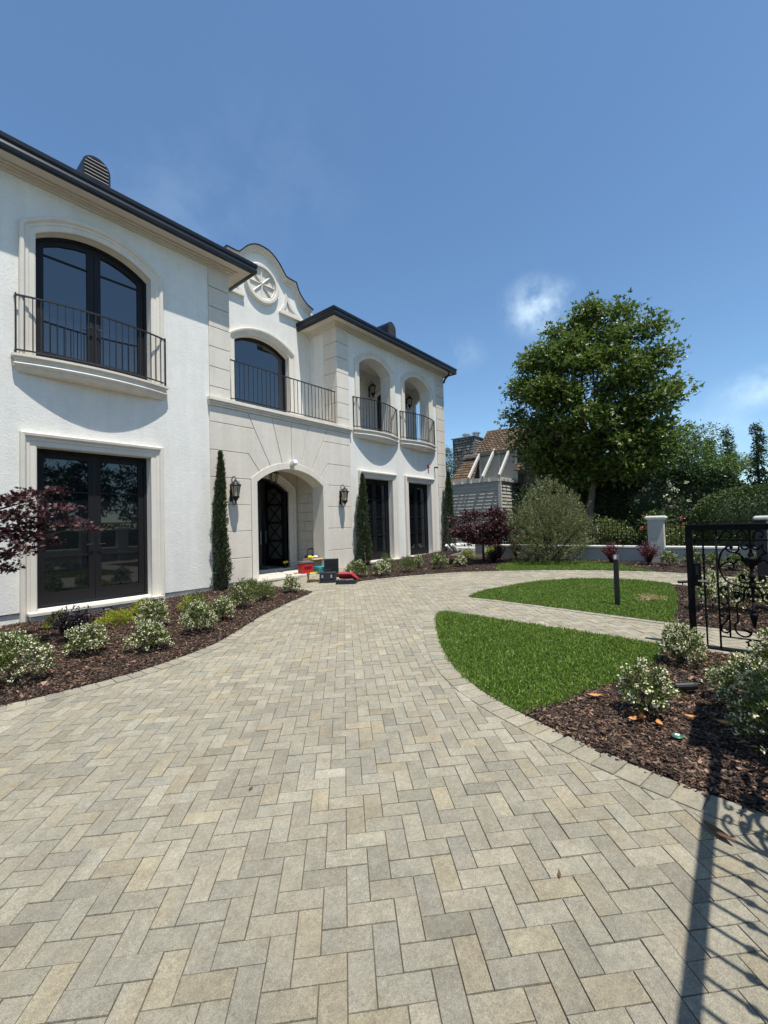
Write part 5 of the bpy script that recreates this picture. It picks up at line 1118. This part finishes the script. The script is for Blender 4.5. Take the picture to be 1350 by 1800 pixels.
spot(4.10, .36, R(-60), 'black cylinder spotlight lying on the mulch between the two near shrubs'); spot(9.55, .80, R(-70), 'small black spotlight at the far end of the island lawn', .9)
o = tag(empty('valve_cover', (3.28, .34, gz(3.28)+.035)), 'small round green irrigation cover with a white centre on the mulch', 'cover'); MB().lathe([(.030, 0), (.034, .006), (.028, .012), (.024, .010)], (0, 0, 0), 18).build('cover_ring', M['green'], o, local=True); MB().box(-.014, .012, -.012, .012, .0105, .016).build('cover_label', M['white'], o, local=True)
def leaf_litter(x, y, rz, L, w_, m, lb, z=.045, curl=.02, group='fallen leaves', name='fallen_leaf', tiltz=0):
    pts = [(-.5, 0), (-.3, .28), (-.05, .46), (.2, .38), (.42, .12), (.5, 0)]; mb = MB(); n = len(pts)
    V = [(a*L, s*b*w_, curl*(4*a*a)+abs(b)*curl*1.2) for s in (1, -1) for a, b in pts]+[(a*L, 0, curl*(4*a*a)) for a, b in pts]
    F = [(2*n+i, 2*n+i+1, i+1, i) for i in range(n-1)]+[(2*n+i+1, 2*n+i, n+i, n+i+1) for i in range(n-1)]; mb.add(V, F); mb.tube([(-.5*L, 0, curl), (-.68*L, 0, curl*1.2)], .0015, 4)
    o = mb.build(name, M[m], None); o.location = (x, y, gz(x)+z); o.rotation_euler = (tiltz, 0, rz); s_ = o.modifiers.new('thick', 'SOLIDIFY'); s_.thickness = .0008
    return tag(o, lb, 'leaf', group)
leaf_litter(3.61, .90, R(-60), .11, .05, 'orange', 'dry orange leaf on the mulch at the edge of the near lawn')
leaf_litter(3.35, .60, R(-30), .07, .05, 'orange', 'dry orange leaf left under the near white flowering shrub'); leaf_litter(3.40, .55, R(10), .06, .05, 'orange', 'small curled orange leaf touching the near white shrub', curl=.03)
leaf_litter(3.38, .45, R(20), .09, .045, 'orange', 'dry orange leaf pointing at the camera, right of the near shrub', tiltz=.2); leaf_litter(3.60, .29, R(-75), .085, .04, 'orange', 'long pale orange leaf lying on the open mulch'); leaf_litter(3.62, .12, R(-80), .085, .06, 'orange', 'broad orange leaf beside the big shaded shrub')
leaf_litter(2.47, .12, R(-125), .16, .045, 'brownleaf', 'long curled brown leaf on the pavers in the shadow of the gate', z=.012, curl=.015); leaf_litter(1.40, 2.18, R(30), .035, .02, 'brownleaf', 'tiny dark leaf on the pavers left of centre', z=.004, curl=.004); leaf_litter(1.83, .62, R(-160), .045, .014, 'brownleaf', 'tiny dark seed pod on the pavers right of centre', z=.004, curl=.004)
# tools at the entrance
GT = 'tools left by the entrance'
o = tag(empty('tool_cooler', (7.66, 9.12, .235), R(-8)), 'red box with a grey lid on the entrance step', 'tool box', GT)
MB().box(-.17, .17, -.12, .12, 0, .27).build('box_body', M['red'], o, local=True, bevel=.015); MB().box(-.185, .185, -.135, .135, .2701, .325).build('box_lid', M['greyp'], o, local=True, bevel=.012)
MB().tube([(-.10, -.122, .19), (-.10, -.15, .22), (.10, -.15, .22), (.10, -.122, .19)], .010, 6).box(-.12, .12, -.128, -.1205, .17, .25).build('carry_handle', M['redb'], o, local=True)
o = tag(empty('cardboard_box', (8.20, 9.45, .235), R(4)), 'brown cardboard box behind the red box', 'box', GT)
b = MB().box(-.22, .22, -.15, -.14, 0, .36).box(-.22, .22, .14, .15, 0, .36).box(-.22, -.21, -.139, .139, 0, .36).box(.21, .22, -.139, .139, 0, .36).box(-.21, .21, -.139, .139, 0, .02).add([(-.22, -.15, .36), (.22, -.15, .36), (.20, -.26, .33), (-.2, -.26, .33)], [(0, 1, 2, 3)]); b.build('box_body', M['card'], o, local=True)
def lump(name, c, r, m, lb, cat, n=10, sq=.7):
    mb = MB(); pr = [(r*math.sin(a)*(1+.1*math.sin(3*a)), -r*sq*math.cos(a)) for a in np.linspace(.05, math.pi-.05, 9)]; mb.lathe(pr, (0, 0, 0), n); mb.v = [(x*(1+.12*math.sin(9*y/r)), y*(1+.1*math.sin(7*x/r)), z) for x, y, z in mb.v]
    o = mb.build(name, M[m], None, smooth=True); o.location = c; return tag(o, lb, cat, GT)
lump('yellow_cloth', (8.05, 9.38, .63), .075, 'yellow', 'left bright yellow cloth bundle on the cardboard box', 'cloth'); lump('yellow_cloth', (8.16, 9.42, .61), .06, 'yellow', 'small middle yellow bundle on the cardboard box', 'cloth'); lump('pale_glove', (8.28, 9.40, .625), .08, 'pale', 'pale pinkish glove bundle right on the cardboard box', 'glove', sq=.5)
o = tag(empty('tool_bag', (8.45, 9.82, .235)), 'dark tool bag with arched handle against the porch wall', 'bag', GT)
MB().box(-.15, .15, -.12, .12, 0, .42).build('bag_body', M['blackp'], o, local=True, bevel=.04); MB().tube(smoothline([(-.12, 0, .40), (-.1, 0, .58), (.1, 0, .60), (.12, 0, .40)], 5), .012, 6).build('bag_handle', M['black'], o, local=True)
o = tag(empty('tool_case', (8.22, 8.98, .235), R(-6)), 'flat teal tool case on the step right of the red box', 'tool case', GT)
MB().box(-.30, .34, -.14, .14, 0, .11).build('case_body', M['teal'], o, local=True, bevel=.012); MB().box(-.29, .33, -.13, .13, .1105, .15).build('case_lid', M['tealt'], o, local=True, bevel=.01); MB().box(-.16, -.11, -.155, -.14, .07, .14).box(.13, .18, -.155, -.14, .07, .14).build('latch', M['blackp'], o, local=True)
MB().v
RT = (math.sin(R(39.4)), -math.cos(R(39.4)))
def cam_side(x, y, s, f=0): return (x+RT[0]*s+.772*f, y+RT[1]*s+.634*f)
rz0 = math.atan2(RT[1], RT[0])
px, py = 7.62, 8.05
o = tag(empty('open_tool_case', (px, py, gz(px)), rz0+R(8)), 'black tool case standing open with its lid upright by the step', 'tool case', GT)
MB().box(-.19, .19, -.01, .26, .01, .10).build('case_base', M['blackp'], o, local=True, bevel=.012)
ld = MB().box(-.19, .19, .262, .31, .06, .46).build('case_lid', M['blackp'], o, local=True, bevel=.012); MB().box(-.15, .15, .255, .2615, .10, .42).box(-.10, .10, .25, .2549, .30, .38).build('lid_insert', M['black'], ld, local=False)
for c_ in ld.children: c_.matrix_parent_inverse = Matrix.Identity(4)
px, py = 7.02, 7.52
o = tag(empty('drill_case', (px, py, gz(px)), rz0), 'boxy black tool case with silver latches on the paving', 'tool case', GT)
MB().box(-.20, .17, -.13, .13, 0, .24).box(-.21, .18, -.14, .14, .10, .115).build('case_body', M['blackp'], o, local=True, bevel=.015)
MB().box(-.15, -.11, -.15, -.1405, .12, .19).box(.06, .10, -.15, -.1405, .12, .19).build('latch', M['galv'], o, local=True); MB().tube([(-.1, 0, .24), (-.08, 0, .29), (.06, 0, .29), (.08, 0, .24)], .012, 6).build('case_handle', M['black'], o, local=True)
px, py = 7.08, 7.02
o = tag(empty('red_tool_case', (px, py, gz(px)), rz0-R(6)), 'open black and red clamshell tool case on the paving, nearest the shrubs', 'tool case', GT)
MB().box(-.20, .26, -.17, .12, 0, .055).box(-.20, .26, -.17, -.15, .0551, .085).box(.24, .26, -.15, .12, .0551, .085).box(-.20, -.18, -.15, .12, .0551, .085).build('case_base', M['blackp'], o, local=True, bevel=.006)
MB().add([(-.18, .10, .10), (.16, .10, .10), (.28, .10, .04), (-.18, .20, .24), (.14, .20, .23), (.28, .18, .10), (-.18, -.02, .22), (.12, -.02, .22), (.25, -.02, .12), (-.18, .24, .08), (.27, .24, .04)], [(6, 7, 4, 3), (7, 8, 5, 4), (0, 1, 7, 6), (1, 2, 8, 7), (3, 4, 10, 9), (4, 5, 10), (0, 6, 3, 9), (2, 10, 5, 8), (9, 10, 2, 1, 0)]).build('case_lid', M['redb'], o, local=True, bevel=.01)
MB().box(-.12, .0, -.10, .04, .056, .10).tube([(.02, -.08, .08), (.18, -.05, .09)], .022, 8).build('drill', M['greyp'], o, local=True)
def small_tool(name, x, y, z, rz, lb, cat, parts):
    o = tag(empty(name, (x, y, z), rz), lb, cat, GT)
    for nm, mb, m in parts: mb.build(nm, M[m], o, local=True)
small_tool('grinder', 6.85, 7.90, gz(6.85), rz0, 'brown handled grinder on the paving at the end of the step', 'power tool', [('grinder_body', MB().tube([(-.13, 0, .04), (-.05, 0, .045), (.16, 0, .04)], [.045, .035, .028], 10), 'brownleaf'), ('grinder_handle', MB().tube([(-.10, 0, .06), (-.11, -.02, .20)], [.018, .022], 8).tube([(-.13, -.03, .20), (-.06, -.01, .21)], .02, 8), 'brownleaf')])
small_tool('cordless_drill', 7.95, 10.35, .30, R(20), 'small yellow and black drill on the door threshold', 'power tool', [('drill_body', MB().tube([(-.10, 0, .17), (.08, 0, .17), (.12, 0, .17)], [.035, .035, .012], 10), 'yellow'), ('drill_grip', MB().box(-.06, -.01, -.02, .02, .05, .15).box(-.09, .02, -.035, .035, 0, .05), 'blackp')])
small_tool('yellow_level', 7.78, 8.95, .235, R(-12), 'flat yellow tool lying before the red box', 'hand tool', [('tool_body', MB().box(-.10, .12, -.02, .02, 0, .022), 'yellow'), ('tool_grip', MB().box(.121, .2, -.018, .018, 0, .02), 'wood')])
small_tool('rag', 7.40, 9.22, .245, R(10), 'tan rag left of the red box on the step', 'rag', [('rag_cloth', MB().lathe([(.07, 0), (.075, .012), (.03, .03), (.005, .032)], (0, 0, 0), 9, squash=.7), 'tan')])
small_tool('scraper', 7.30, 9.95, .24, R(60), 'small dark hand tool at the foot of the porch door', 'hand tool', [('tool_head', MB().box(-.05, .05, -.02, .02, 0, .03), 'galv'), ('tool_grip', MB().tube([(.05, 0, .015), (.2, 0, .015)], .014, 8), 'brownleaf')])
for i, (x, y, t_, lb) in enumerate([(14.6, 8.70, .22, 'upper white roll leaning at the far corner sill'), (14.75, 8.55, -.05, 'lower white roll leaning at the far corner sill')]):
    small_tool('white_roll', x, y, .34+.02*i, R(20), lb, 'roll', [('roll_sheet', MB().tube([(-.2, .1, .30), (.0, 0, .12+.05*i), (.12, -.06, .03)], .055, 10), 'white')])
